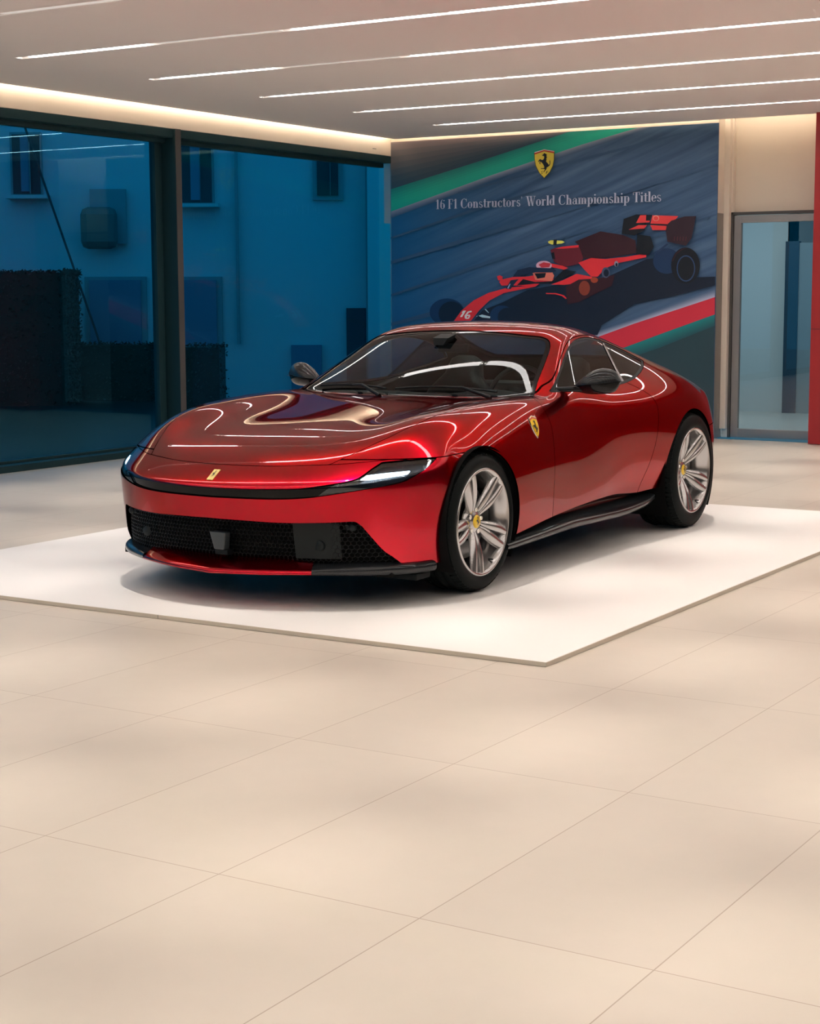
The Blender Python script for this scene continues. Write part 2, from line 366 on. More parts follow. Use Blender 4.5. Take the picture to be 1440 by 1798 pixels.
# ------------------------------------------------------------------ printed wall
def flat(name, col, rough=.55, emit=0):
    return node_mat(name, col, rough)
def srgb(r, g, b):
    return tuple(((c/255)/12.92 if c/255 <= .04045 else ((c/255+.055)/1.055)**2.4) for c in (r, g, b))
PK = 2.0
PC = (.84, 1.0, 1.14)   # ink reflectance relative to the photographed tone
def ink(name, r, g, b, k=None): 
    c = [a_*b_ for a_, b_ in zip(srgb(r, g, b), PC)]; kk = PK if k is None else k
    return node_mat('print_'+name, tuple(min(.85, x*kk) for x in c), .5)
def poster_bg():
    m = node_mat('print_track', (.05,.08,.12), .5); b = bsdf(m)
    tc = nd(m, 'ShaderNodeTexCoord'); mp = nd(m, 'ShaderNodeMapping'); mp.inputs['Rotation'].default_value = (0, math.radians(21), 0)
    lk(m, tc.outputs['Object'], mp.inputs[0]); m2 = nd(m, 'ShaderNodeMapping'); m2.inputs['Scale'].default_value = (.35, 1, 9); lk(m, mp.outputs[0], m2.inputs[0])
    n1 = nd(m, 'ShaderNodeTexNoise'); n1.inputs['Scale'].default_value = 1.3; n1.inputs['Detail'].default_value = 6; n1.inputs['Roughness'].default_value = .6; lk(m, m2.outputs[0], n1.inputs['Vector'])
    cr = nd(m, 'ShaderNodeValToRGB'); e = cr.color_ramp.elements
    e[0].position = .3; e[0].color = (*[x*PK*q_ for q_, x in zip(PC, srgb(25,50,74))], 1); e[1].position = .75; e[1].color = (*[x*PK*q_ for q_, x in zip(PC, srgb(66,84,104))], 1)
    lk(m, n1.outputs[0], cr.inputs[0])
    # bluer towards the window side of the print
    sx = nd(m, 'ShaderNodeSeparateXYZ'); lk(m, tc.outputs['Object'], sx.inputs[0])
    mr = nd(m, 'ShaderNodeMapRange'); mr.inputs[1].default_value = -5.3; mr.inputs[2].default_value = -3.6; mr.inputs[3].default_value = 1; mr.inputs[4].default_value = 0; lk(m, sx.outputs[0], mr.inputs[0])
    mx = nd(m, 'ShaderNodeMix', data_type='RGBA'); lk(m, mr.outputs[0], mx.inputs[0]); lk(m, cr.outputs[0], mx.inputs[6]); mx.inputs[7].default_value = (*[x*PK*q_ for q_, x in zip(PC, srgb(12,66,98))], 1)
    # darker green-grey verge in the lower right corner: printed tone
    lk(m, mx.outputs[2], b.inputs['Base Color']); return m
M_PBG = poster_bg()
PST = MB().box(-5.343, -1.476, YP-.008, YP, Z0+.004, 3.136).build('printed_wall_panel', M_PBG)
finish(PST, 'large wall print of a red racing car on a track, behind the parked car', 'wall print')
_lay = [0]
def pw(u, v):
    p = on_plane(u, v, 1, YP-.008); return (max(-5.3425, min(-1.4765, p.x)), min(3.1355, p.z))
def part(name, polys, mat, zf=None):
    _lay[0] += 1; y = YP-.0084-.00035*_lay[0]
    b = MB()
    for pl_ in polys:
        b.add([(x, y, z) for x, z in (pw(*q) for q in pl_)], [tuple(range(len(pl_)))])
    return b.build(name, mat, PST, fix=False)
def ell(cx, cy, rx, ry, n=32, rot=0):
    return [(cx+rx*math.cos(2*math.pi*k/n)*math.cos(rot)-ry*math.sin(2*math.pi*k/n)*math.sin(rot), cy+rx*math.cos(2*math.pi*k/n)*math.sin(rot)+ry*math.sin(2*math.pi*k/n)*math.cos(rot)) for k in range(n)]
def A_(pts): return [(680+x/2.4, 200+y/2.4) for x, y in pts]
def B_(pts): return [(740+x/2.769, 350+y/2.769) for x, y in pts]
def blurband(name, up, lo, colr, top, soft):
    """a long smeared stripe with soft upper edge: printed in several narrow tones"""
    n = 8
    for i in range(n):
        t0, t1 = i/n, (i+1)/n
        a = [(u0[0]+(l0[0]-u0[0])*t0, u0[1]+(l0[1]-u0[1])*t0) for u0, l0 in zip(up, lo)]
        c = [(u0[0]+(l0[0]-u0[0])*t1, u0[1]+(l0[1]-u0[1])*t1) for u0, l0 in zip(up, lo)]
        tt = (t0+t1)/2
        col = [top[k]+(colr[k]-top[k])*min(1, tt/soft) for k in range(3)]
        part(name, [a+c[::-1]], ink(name+str(i), *col))
ty = 109
# brown-grey verge, green kerb stripe and its pale edge (top left)
blurband('brown_verge', A_([(8,100),(400,85),(780,66)]), A_([(8,318),(400,196),(780,66)]), (36,52,62), (104,84,82), .9)
blurband('green_stripe', A_([(8,318),(400,196),(770,68),(860,62)]), A_([(8,412),(430,262),(820,130),(1060,46)]), (14,128,104), (14,92,84), .6)
blurband('pale_edge', A_([(8,412),(430,262),(820,130),(1060,46)]), A_([(8,440),(430,285),(840,150),(1130,44)]), (48,66,86), (116,114,122), 1.0)
# lower right: dark verge, green, red and white stripes
part('dark_verge', [A_([(880,1000),(1150,960),(1400,880),(1400,1370),(1330,1400),(880,1400)])], ink('verge', 26,46,50))
blurband('green_stripe_low', A_([(990,985),(1150,925),(1400,842)]), A_([(990,1040),(1150,985),(1400,893)]), (18,62,66), (10,104,96), .9)
part('red_stripe', [A_([(860,970),(900,935),(1110,855),(1400,768),(1400,845),(1160,925),(1000,985)])], ink('red_stripe', 172,30,44))
blurband('white_stripe', A_([(780,950),(1040,865),(1400,735)]), A_([(780,980),(1040,885),(1400,772)]), (150,140,150), (58,74,94), 1.0)
# tyre tracks: darker smears
for k, (a_, c_, h_) in enumerate((((8,620),(1400,210),14), ((8,760),(900,470),10), ((8,880),(500,760),14), ((300,330),(1400,40),8), ((8,520),(700,300),8), ((900,590),(1400,420),10))):
    m_ = ((a_[0]+c_[0])/2, (a_[1]+c_[1])/2-6)
    part('track_smear', [A_([a_, m_, c_, (c_[0], c_[1]+h_*.6), (m_[0], m_[1]+h_*1.6), (a_[0], a_[1]+h_)])], ink('smear%d' % k, 40,62,84))
# --- the racing car
NAVY = ink('navy', 5,22,42, 1.0); NAVY2 = ink('navy_light', 14,44,76, 1.3); RED = ink('race_red', 206,34,38); MAR = ink('maroon', 52,14,22, 1.3); DK = ink('near_black', 8,14,24, .9); WHT = ink('print_white', 200,190,192)
part('car_shadow', [B_([(300,540),(400,500),(520,440),(700,410),(900,380),(1100,290),(1160,285),(1300,380),(1436,376),(1432,418),(1235,470),(1040,510),(880,612),(860,660),(180,660),(250,600)])], NAVY)
part('front_tyre', [B_(ell(128,548,84,66))], NAVY2); part('front_tyre_tread', [B_(ell(150,556,62,60))], NAVY)
part('front_tyre', [B_(ell(395,566,58,50))], NAVY2); part('front_tyre_tread', [B_(ell(425,572,50,46))], NAVY)
part('rear_tyre', [B_(ell(1196,300,66,62))], NAVY2); part('rear_tyre', [B_(ell(1288,322,70,88))], DK)
part('rear_rim', [B_(ell(1290,336,45,64))], ink('rim_line', 34,52,80)); part('rear_rim_inner', [B_(ell(1290,336,40,58))], DK)
part('tyre_mark', [B_([(1222,300),(1240,262),(1270,240),(1300,236),(1272,246),(1244,268),(1228,302)])], MAR)
part('nose', [B_([(140,624),(200,540),(258,492),(330,455),(420,430),(530,420),(562,424),(480,440),(405,456),(335,492),(285,540),(235,604),(225,624)])], RED)
part('number', [B_([(192,572),(212,541),(222,541),(203,572)]), B_([(199,551),(208,541),(214,541),(206,551)]), B_([(216,578),(214,566),(230,545),(248,541),(250,548),(236,551),(226,562),(240,560),(243,568),(236,580),(224,582)])], WHT)
part('number_gap', [B_([(225,574),(226,568),(234,566),(234,571),(230,576)])], RED)
part('suspension_glint', [B_([(282,566),(300,560),(340,570),(338,578),(300,574)]), B_([(270,568),(276,566),(278,570)]), B_([(312,535),(318,533),(334,552),(330,552)])], ink('glint', 150,165,185))
part('engine_cover', [B_([(750,206),(875,156),(985,174),(1045,200),(1052,262),(900,285),(792,288),(770,226)])], MAR)
part('air_intake', [B_([(632,246),(655,236),(770,224),(792,286),(782,312),(700,330),(650,305)])], ink('dark_red', 82,14,24))
part('intake_top', [B_([(655,240),(690,230),(770,222),(769,234),(700,240)])], RED); part('intake_hole', [B_([(636,262),(650,256),(656,292),(642,288)])], DK)
part('yellow_camera', [B_([(620,206),(634,199),(690,202),(702,208),(688,215),(640,220),(624,214)])], ink('yellow', 206,190,70)); part('camera_stripe', [B_([(648,196),(664,196),(662,222),(646,222)])], DK)
part('sidepod_top', [B_([(768,308),(830,285),(900,290),(1000,280),(1100,262),(1098,282),(960,310),(900,335),(862,376),(830,376),(800,345)])], RED)
part('sidepod', [B_([(636,414),(700,390),(760,362),(830,376),(850,386),(822,400),(700,416)])], RED)
part('barge_board', [B_([(708,424),(770,390),(860,385),(945,368),(930,420),(850,460),(770,500),(715,510)])], MAR)
part('orange_spot', [B_(ell(798,432,27,36))], ink('orange_dark', 112,40,24)); part('orange_spot', [B_(ell(846,392,18,14))], ink('orange_dark2', 130,48,26))
part('sponsor_ring', [B_(ell(902,356,20,26)), ], ink('grey_ring', 62,66,84)); part('sponsor_ring_inner', [B_(ell(904,358,13,18))], NAVY)
part('sponsor_ring', [B_(ell(953,314,10,14))], ink('grey_ring2', 120,110,120)); part('sponsor_ring_inner', [B_(ell(954,318,5,9))], NAVY)
part('cockpit_side', [B_([(384,400),(440,384),(530,374),(570,366),(640,345),(650,400),(590,404),(560,424),(430,418),(396,420)])], RED)
part('cockpit_dark', [B_([(470,418),(500,388),(560,402),(640,398),(700,340),(760,352),(720,374),(640,410),(560,410),(500,416)])], DK)
part('engine_side', [B_([(636,312),(690,322),(720,334),(700,342),(640,330)])], RED)
part('driver_suit', [B_([(546,356),(640,350),(652,372),(640,398),(560,392)])], ink('suit', 196,92,74)); part('suit_dark', [B_([(556,360),(612,358),(606,380),(570,386)])], DK)
part('helmet', [B_(ell(602,322,38,23))], ink('helmet', 178,130,140)); part('helmet_band', [B_([(576,318),(600,306),(636,312),(628,330),(590,332)])], ink('helmet_red', 170,40,48))
part('halo', [B_([(418,434),(446,384),(474,344),(530,330),(650,336),(662,348),(640,356),(560,356),(504,366),(470,398),(440,436)])], ink('halo', 16,28,48)); part('halo_glint', [B_([(424,432),(436,410),(440,412),(430,434)])], ink('halo_glint', 130,140,160))
part('wing_mirror', [B_([(374,374),(388,369),(402,376),(400,392),(380,394)]), B_([(388,392),(450,378),(520,376),(520,384),(450,392),(392,404)])], RED)
part('red_wire', [B_([(612,455),(660,456),(700,466),(714,482),(706,484),(690,470),(655,461),(612,460)])], RED)
part('wing_support', [B_([(1056,170),(1120,180),(1136,230),(1112,272),(1050,266)])], DK); part('wing_support_arm', [B_([(1118,265),(1160,246),(1200,214),(1206,220),(1166,254),(1120,274)])], ink('arm', 20,40,66))
part('wing_endplate', [B_([(980,168),(990,96),(1050,74),(1110,76),(1092,150),(1042,176)])], DK)
part('wing_flap', [B_([(1050,116),(1070,78),(1122,76),(1116,112)]), B_([(1130,78),(1256,82),(1218,124),(1120,120)]), B_([(1014,148),(1062,126),(1104,126),(1090,142)]), B_([(1120,126),(1206,130),(1196,150),(1130,150)])], ink('flap_red', 222,44,42))
part('wing_flap_shadow', [B_([(1100,76),(1128,76),(1118,104),(1098,104)]), B_([(1050,116),(1215,122),(1213,127),(1048,121)])], DK)
part('wing_emblem', [B_(ell(1147,92,15,14))], ink('flap_mark', 240,120,100)); part('wing_emblem_inner', [B_(ell(1147,93,12,11))], ink('flap_red2', 214,50,46))
part('wing_endplate', [B_([(1200,124),(1222,104),(1286,84),(1342,82),(1320,190),(1292,226),(1202,206),(1195,152)])], ink('plate_dark', 34,14,22))
part('endplate_slots', [B_([(1236+k*14,182),(1240+k*14,181),(1238+k*14,202),(1234+k*14,202)]) for k in range(5)], ink('slots', 70,24,30))

# --- lettering: engraved-style serif letters drawn from stems, hairlines and bowls
def glyphs():
    T, h, sf = .165, .048, .04
    def box(x0, x1, y0, y1): return [[(x0,y0),(x1,y0),(x1,y1),(x0,y1)]]
    def stem(x, y0, y1, bot=True, top=True, w=T, ext=.07, half=False):
        o = box(x, x+w, y0, y1)
        if bot: o += box(x-ext, x+w+ext, y0, y0+sf)
        if top: o += box(x-ext, x+w+(0 if half else ext), y1-sf, y1)
        return o
    def ring(cx, cy, rx, ry, a0=0, a1=360, tk=T, th_=h, n=28):
        o = []
        for i in range(n):
            q = []
            for a in (a0+(a1-a0)*i/n, a0+(a1-a0)*(i+1)/n):
                r = math.radians(a); t = th_+(tk-th_)*abs(math.cos(r))**1.6
                q.append(((cx+rx*math.cos(r), cy+ry*math.sin(r)), (cx+(rx-t)*math.cos(r), cy+(ry-(th_+.0))*math.sin(r))))
            o.append([q[0][0], q[1][0], q[1][1], q[0][1]])
        return o
    def diag(x0, y0, x1, y1, w): return [[(x0,y0),(x0+w,y0),(x1+w,y1),(x1,y1)]]
    def ball(x, y, r=.06): return [[(x+r*math.cos(k*math.pi/6), y+r*math.sin(k*math.pi/6)) for k in range(12)]]
    X = .64
    G = {}
    G['1'] = (stem(.14, 0, 1, top=False)+[[(.14,.86),(.14,.93),(.29,1.0),(.29,.95)], [(.02,.86),(.14,.90),(.14,.86),(.04,.82)]], .46)
    G['6'] = (ring(.29,.31,.25,.31)+ring(.33,.45,.29,.55,95,190,T,h,16)+ball(.45,.88), .60)
    G['F'] = (stem(.09,0,1)+box(.09,.56,.965,1)+[[(.56,1),(.53,1),(.50,.74),(.56,.74)]]+box(.2,.42,.50,.53)+[[(.40,.62),(.43,.62),(.43,.41),(.40,.41)]], .62)
    G['C'] = (ring(.42,.5,.37,.5,50,310,T+.02,h,30)+[[(.62,.94),(.69,1.0),(.69,.68),(.65,.68)], [(.62,.1),(.70,.30),(.72,.28),(.66,.06)]], .78)
    G['W'] = (diag(.12,.97,.32,0,.15)+diag(.56,.97,.36,0,.04)+diag(.46,.97,.66,0,.15)+diag(.92,.97,.72,0,.04)+box(.02,.36,.965,1)+box(.40,.70,.965,1)+box(.80,1.04,.965,1), 1.06)
    G['T'] = (stem(.28,0,1,top=False)+box(.03,.68,.965,1)+[[(.03,1),(.06,1),(.10,.72),(.03,.72)], [(.68,1),(.65,1),(.61,.72),(.68,.72)]], .72)
    G['o'] = (ring(.27,X/2,.25,X/2+.01), .56)
    G['n'] = (stem(.08,0,X,half=True)+stem(.38,0,X*.72,top=False)+ring(.32,X*.68,.21,X*.34,0,165,T,h,14), .64)
    G['h'] = (stem(.08,0,1.0,half=True)+stem(.38,0,X*.72,top=False)+ring(.32,X*.68,.21,X*.34,0,165,T,h,14), .64)
    G['m'] = (stem(.08,0,X,half=True)+stem(.37,0,X*.72,top=False)+ring(.31,X*.68,.21,X*.34,0,165,T,h,14)+stem(.66,0,X*.72,top=False)+ring(.60,X*.68,.21,X*.34,0,165,T,h,14), .92)
    G['r'] = (stem(.08,0,X,half=True)+ring(.36,X*.66,.16,X*.34,70,170,.09,h,10)+ball(.40,X*.86,.06), .50)
    G['i'] = (stem(.08,0,X,half=True)+ball(.155,.88,.075), .32)
    G['l'] = (stem(.08,0,1.0,half=True), .32)
    G['t'] = (box(.12,.27,.08,.86)+box(.02,.38,X-sf,X)+ring(.30,.12,.18,.12,180,320,.1,h,10), .40)
    G['u'] = (stem(.06,.12,X,bot=False,half=True)+stem(.38,0,X,bot=False,half=True)+ring(.27,.17,.21,.18,180,345,T,h,14)+box(.38,.60,0,sf), .64)
    G['c'] = (ring(.29,X/2,.26,X/2+.01,55,320,T,h,22)+ball(.42,X*.80,.06), .50)
    G['s'] = (ring(.22,X*.74,.17,X*.27,20,250,.09,h,16)+ring(.24,X*.27,.19,X*.29,-170,75,.12,h,16)+[[(.10,X*.58),(.30,X*.36),(.40,X*.36),(.24,X*.62)]], .46)
    G['d'] = (ring(.25,X/2,.23,X/2+.01,30,330,T,h,24)+stem(.34,0,1.0,bot=False,half=True)+box(.34,.56,0,sf), .62)
    G['p'] = (stem(.08,-.30,X,half=True)+ring(.34,X/2,.23,X/2+.01,-150,150,T,h,24), .62)
    G['a'] = (ring(.22,X*.28,.19,X*.29,60,330,.13,h,18)+box(.32,.46,.06,X*.76)+ring(.27,X*.72,.19,X*.28,0,150,.13,h,12)+ball(.12,X*.72,.06)+box(.46,.54,0,sf+.02)+box(.36,.48,0,.08), .56)
    G['e'] = (ring(.27,X/2,.24,X/2+.01,0,320,T,h,24)+box(.10,.48,X*.50,X*.50+h), .53)
    G['\u2019'] = (ball(.10,.93,.07)+[[(.10,1.0),(.17,.95),(.14,.80),(.06,.72),(.11,.84)]], .24)
    G[' '] = ([], .27)
    return G
GL = glyphs()
def lettering(text, u0, u1, vb0, vb1, vcap, mat, name):
    w = sum(GL[c][1] for c in text); a = on_plane(u0, vb0, 1, YP-.008); c_ = on_plane(u1, vb1, 1, YP-.008); hcap = on_plane(u1, vcap, 1, YP-.008).z-c_.z
    zb = (a.z+c_.z)/2; k = (c_.x-a.x)/w; x = a.x; _lay[0] += 1; y = YP-.0084-.00035*_lay[0]; b = MB()
    for ch in text:
        for pl_ in GL[ch][0]: b.add([(x+p[0]*k, y, zb+p[1]*hcap) for p in pl_], [tuple(range(len(pl_)))])
        x += GL[ch][1]*k
    return b.build(name, mat, PST, fix=False)
lettering('16 F1 Constructors\u2019 World Championship Titles', 768, 1164, 367, 354.5, 336.5, ink('letter', 186,176,182, 1.5), 'lettering')
# shield emblem (outline in its own 9x frame)
def Z_(pts): return [(880+x/9, 220+y/9) for x, y in pts]
part('shield_edge', [Z_([(545,432),(705,380),(870,408),(866,545),(846,648),(796,748),(705,842),(622,756),(566,645),(548,530)])], ink('shield_edge', 60,50,20))
part('shield_white', [Z_([(551,430),(705,384),(864,410),(864,430),(705,402),(553,450)])], ink('shield_w', 190,190,190))
part('shield_red', [Z_([(552,441),(705,394),(863,420),(862,446),(705,412),(554,466)])], ink('shield_r', 160,44,26))
part('shield', [Z_([(555,466),(705,416),(860,446),(858,545),(838,645),(790,740),(705,832),(630,750),(575,640),(556,530)])], ink('shield_y', 196,154,46))

HORSE = [(0.013,0.510),(0.053,0.480),(0.107,0.470),(0.137,0.420),(0.120,0.353),(0.143,0.287),(0.110,0.220),(0.130,0.160),(0.100,0.103),(0.113,0.053),(0.160,0.003),(0.207,-0.053),(0.237,-0.107),(0.267,-0.093),(0.290,-0.030),(0.277,0.070),(0.297,0.167),(0.320,0.070),(0.327,-0.033),(0.290,-0.137),(0.247,-0.170),(0.220,-0.203),(0.167,-0.227),(0.127,-0.257),(0.133,-0.293),(0.100,-0.353),(0.027,-0.440),(-0.013,-0.503),(-0.053,-0.490),(0.003,-0.410),(0.033,-0.353),(0.020,-0.327),(-0.053,-0.327),(-0.170,-0.327),(-0.183,-0.293),(-0.027,-0.283),(0.007,-0.247),(-0.010,-0.180),(-0.033,-0.120),(-0.087,-0.040),(-0.140,0.027),(-0.180,0.053),(-0.203,0.020),(-0.217,-0.017),(-0.187,-0.057),(-0.210,-0.080),(-0.257,-0.027),(-0.243,0.033),(-0.220,0.077),(-0.257,0.087),(-0.283,0.033),(-0.317,0.047),(-0.297,0.120),(-0.250,0.170),(-0.210,0.197),(-0.173,0.170),(-0.113,0.147),(-0.053,0.167),(-0.010,0.230),(0.000,0.300),(-0.017,0.357),(-0.067,0.360),(-0.117,0.387),(-0.073,0.427),(-0.033,0.457),(-0.020,0.497)]
part('prancing_horse', [Z_([(706+u*300, 596-v*300) for u, v in HORSE])], DK)
part('shield_letters', [Z_(q) for q in ([(655,740),(680,725),(684,732),(664,744),(682,758),(672,772),(652,766),(668,762),(672,756)], [(735,728),(775,724),(774,730),(752,733),(750,744),(764,742),(762,750),(748,750),(740,770),(730,768),(742,732)])], DK)

# ------------------------------------------------------------------ car body surface
CAR_YAW = 0.010664
R6 = lambda *a: list(a)
T_ROWS = [
 [(0,-.90,.165),(.22,-.89,.165),(.44,-.845,.165),(.60,-.77,.168),(.715,-.675,.174),(.81,-.545,.18),(.885,-.385,.19)],
 [(0,-.91,.24),(.22,-.90,.24),(.44,-.855,.24),(.60,-.778,.24),(.722,-.68,.242),(.82,-.55,.246),(.90,-.38,.255)],
 [(0,-.925,.33),(.22,-.915,.33),(.44,-.868,.332),(.606,-.787,.335),(.727,-.69,.338),(.83,-.555,.342),(.912,-.378,.35)],
 [(0,-.945,.425),(.22,-.935,.427),(.44,-.885,.432),(.61,-.80,.437),(.735,-.70,.445),(.843,-.56,.455),(.922,-.378,.465)],
 [(0,-.957,.516),(.22,-.947,.518),(.44,-.895,.527),(.613,-.81,.537),(.74,-.705,.55),(.852,-.56,.568),(.928,-.38,.585)],
 [(0,-.952,.562),(.22,-.942,.564),(.44,-.888,.575),(.61,-.80,.59),(.735,-.695,.61),(.843,-.55,.635),(.918,-.375,.66)],
 [(0,-.85,.661),(.22,-.838,.664),(.42,-.785,.669),(.585,-.695,.675),(.71,-.595,.682),(.81,-.48,.69),(.895,-.335,.715)],
 [(0,-.62,.743),(.20,-.61,.746),(.38,-.57,.752),(.53,-.51,.762),(.655,-.44,.775),(.765,-.35,.788),(.868,-.235,.772)],
 [(0,-.32,.795),(.20,-.31,.797),(.37,-.285,.80),(.52,-.245,.812),(.645,-.20,.838),(.755,-.13,.862),(.858,-.075,.838)],
 [(0,-.02,.832),(.20,-.015,.833),(.36,.0,.835),(.505,.02,.842),(.64,.055,.862),(.755,.09,.891),(.852,.12,.868)],
 [(0,.32,.864),(.20,.325,.865),(.37,.34,.865),(.525,.36,.867),(.655,.385,.882),(.762,.41,.908),(.85,.43,.888)],
 [(0,.54,.885),(.20,.55,.886),(.38,.58,.885),(.54,.625,.885),(.665,.665,.892),(.765,.70,.911),(.84,.735,.899)],
 [(0,.715,.902),(.21,.727,.903),(.40,.77,.902),(.555,.825,.902),(.67,.875,.902),(.75,.925,.908),(.805,.985,.914)],
 [(0,.945,1.029),(.20,.961,1.029),(.39,1.007,1.029),(.54,1.067,1.028),(.635,1.117,1.027),(.692,1.152,1.024),(.742,1.207,1.008)],
 [(0,1.185,1.144),(.19,1.199,1.144),(.36,1.234,1.143),(.49,1.278,1.141),(.577,1.316,1.138),(.632,1.345,1.132),(.675,1.392,1.116)],
 [(0,1.40,1.243),(.18,1.403,1.242),(.34,1.415,1.239),(.46,1.433,1.232),(.537,1.455,1.221),(.588,1.482,1.205),(.630,1.527,1.185)],
 [(0,1.60,1.291),(.18,1.60,1.289),(.33,1.605,1.284),(.45,1.62,1.273),(.525,1.64,1.26),(.578,1.665,1.241),(.617,1.69,1.214)],
 [(0,1.88,1.286),(.17,1.88,1.283),(.32,1.89,1.274),(.44,1.91,1.26),(.515,1.92,1.243),(.568,1.94,1.221),(.608,1.96,1.19)],
 [(0,2.28,1.225),(.17,2.28,1.222),(.32,2.28,1.212),(.44,2.285,1.197),(.52,2.285,1.178),(.577,2.29,1.153),(.62,2.30,1.118)],
 [(0,2.70,1.115),(.17,2.70,1.112),(.32,2.70,1.103),(.45,2.70,1.088),(.54,2.70,1.068),(.61,2.70,1.04),(.67,2.69,1.005)],
 [(0,3.08,1.0),(.18,3.08,.998),(.34,3.07,.992),(.48,3.06,.98),(.59,3.04,.965),(.68,3.02,.948),(.76,2.99,.93)],
 [(0,3.38,.945),(.18,3.38,.944),(.35,3.37,.94),(.50,3.345,.93),(.61,3.31,.915),(.70,3.27,.893),(.785,3.215,.862)],
 [(0,3.60,.925),(.18,3.59,.923),(.35,3.565,.913),(.50,3.52,.895),(.61,3.455,.865),(.70,3.375,.83),(.815,3.25,.785)],
 [(0,3.63,.84),(.18,3.62,.838),(.35,3.60,.828),(.51,3.555,.80),(.64,3.48,.765),(.75,3.37,.725),(.855,3.24,.69)],
 [(0,3.655,.70),(.18,3.645,.70),(.36,3.62,.69),(.52,3.57,.67),(.66,3.48,.64),(.78,3.37,.61),(.88,3.235,.575)],
 [(0,3.665,.55),(.18,3.655,.55),(.36,3.63,.545),(.52,3.58,.53),(.66,3.485,.51),(.785,3.37,.48),(.885,3.225,.45)],
 [(0,3.64,.38),(.18,3.63,.38),(.36,3.605,.38),(.52,3.555,.37),(.65,3.46,.36),(.77,3.345,.35),(.87,3.21,.34)],
 [(0,3.58,.25),(.18,3.57,.25),(.36,3.55,.25),(.51,3.50,.25),(.64,3.41,.25),(.755,3.30,.25),(.85,3.18,.25)],
]
NC = 7; R_S0 = 6; R_S1 = 21           # the side joins the top along column 6, rows 6..21
S_COLS = [
 [(.905,-.228,.70),(.93,-.22,.615),(.947,-.215,.50),(.947,-.215,.37),(.935,-.215,.26),(.92,-.215,.195)],
 [(.905,-.06,.77),(.937,-.05,.665),(.957,-.05,.53),(.962,-.05,.39),(.955,-.05,.27),(.942,-.05,.2)],
 [(.905,.13,.80),(.943,.14,.695),(.966,.14,.55),(.973,.14,.40),(.968,.14,.27),(.955,.14,.2)],
 [(.90,.43,.828),(.935,.43,.72),(.955,.43,.58),(.963,.43,.42),(.966,.43,.29),(.952,.43,.215)],
 [(.882,.76,.85),(.912,.76,.745),(.928,.76,.60),(.935,.76,.45),(.948,.76,.31),(.935,.76,.235)],
 [(.850,.995,.885),(.886,1.01,.80),(.907,1.02,.65),(.913,1.02,.49),(.932,1.02,.33),(.92,1.02,.25)],
 [(.81,1.20,.93),(.872,1.20,.85),(.903,1.20,.70),(.905,1.20,.53),(.921,1.20,.35),(.91,1.20,.255)],
 [(.785,1.38,.955),(.863,1.38,.872),(.903,1.38,.73),(.90,1.38,.56),(.912,1.38,.36),(.90,1.38,.26)],
 [(.772,1.53,.963),(.861,1.53,.882),(.905,1.53,.74),(.90,1.53,.57),(.907,1.53,.37),(.895,1.53,.265)],
 [(.766,1.68,.966),(.865,1.68,.885),(.911,1.68,.745),(.904,1.68,.58),(.903,1.68,.38),(.89,1.68,.275)],
 [(.765,1.95,.968),(.88,1.95,.885),(.93,1.95,.75),(.922,1.95,.58),(.90,1.95,.39),(.885,1.95,.285)],
 [(.755,2.29,.985),(.885,2.29,.90),(.953,2.29,.76),(.955,2.29,.58),(.928,2.27,.40),(.90,2.26,.29)],
 [(.775,2.68,.965),(.89,2.67,.89),(.965,2.67,.77),(.985,2.67,.60),(.98,2.67,.42),(.955,2.67,.29)],
 [(.835,2.975,.90),(.90,2.97,.83),(.947,2.97,.72),(.964,2.97,.57),(.958,2.97,.42),(.93,2.97,.28)],
]
def build_cage():
    V = []; idx = {}
    def add(p):
        V.append(p); return len(V)-1
    for r, row in enumerate(T_ROWS):
        for c, p in enumerate(row):
            for s in ((1,) if c == 0 else (1, -1)):
                idx[('T', r, c*s)] = add((p[0]*s, p[1], p[2]))
    for s in (1, -1):
        M = R_S1 - R_S0
        for m in range(M+1):
            idx[('S', s, m, 0)] = idx[('T', R_S0+m, 6*s)]
        for k in range(7):
            idx[('S', s, 0, k)] = idx[('T', R_S0-k, 6*s)]
            idx[('S', s, M, k)] = idx[('T', R_S1+k, 6*s)]
        for m in range(1, M):
            for k in range(1, 7):
                p = S_COLS[m-1][k-1]
                idx[('S', s, m, k)] = add((p[0]*s, p[1], p[2]))
    F = []; FP = []
    for r in range(len(T_ROWS)-1):
        for c in range(-6, 6):
            F.append((idx[('T',r,c)], idx[('T',r,c+1)], idx[('T',r+1,c+1)], idx[('T',r+1,c)])); FP.append(0)
    for s in (1, -1):
        for m in range(R_S1-R_S0):
            for k in range(6):
                q = [idx[('S',s,m,k)], idx[('S',s,m,k+1)], idx[('S',s,m+1,k+1)], idx[('S',s,m+1,k)]]
                if s < 0: q.reverse()
                F.append(tuple(q)); FP.append(1 if s > 0 else 2)
    build_cage.idx = idx
    return np.array(V, float), F, FP

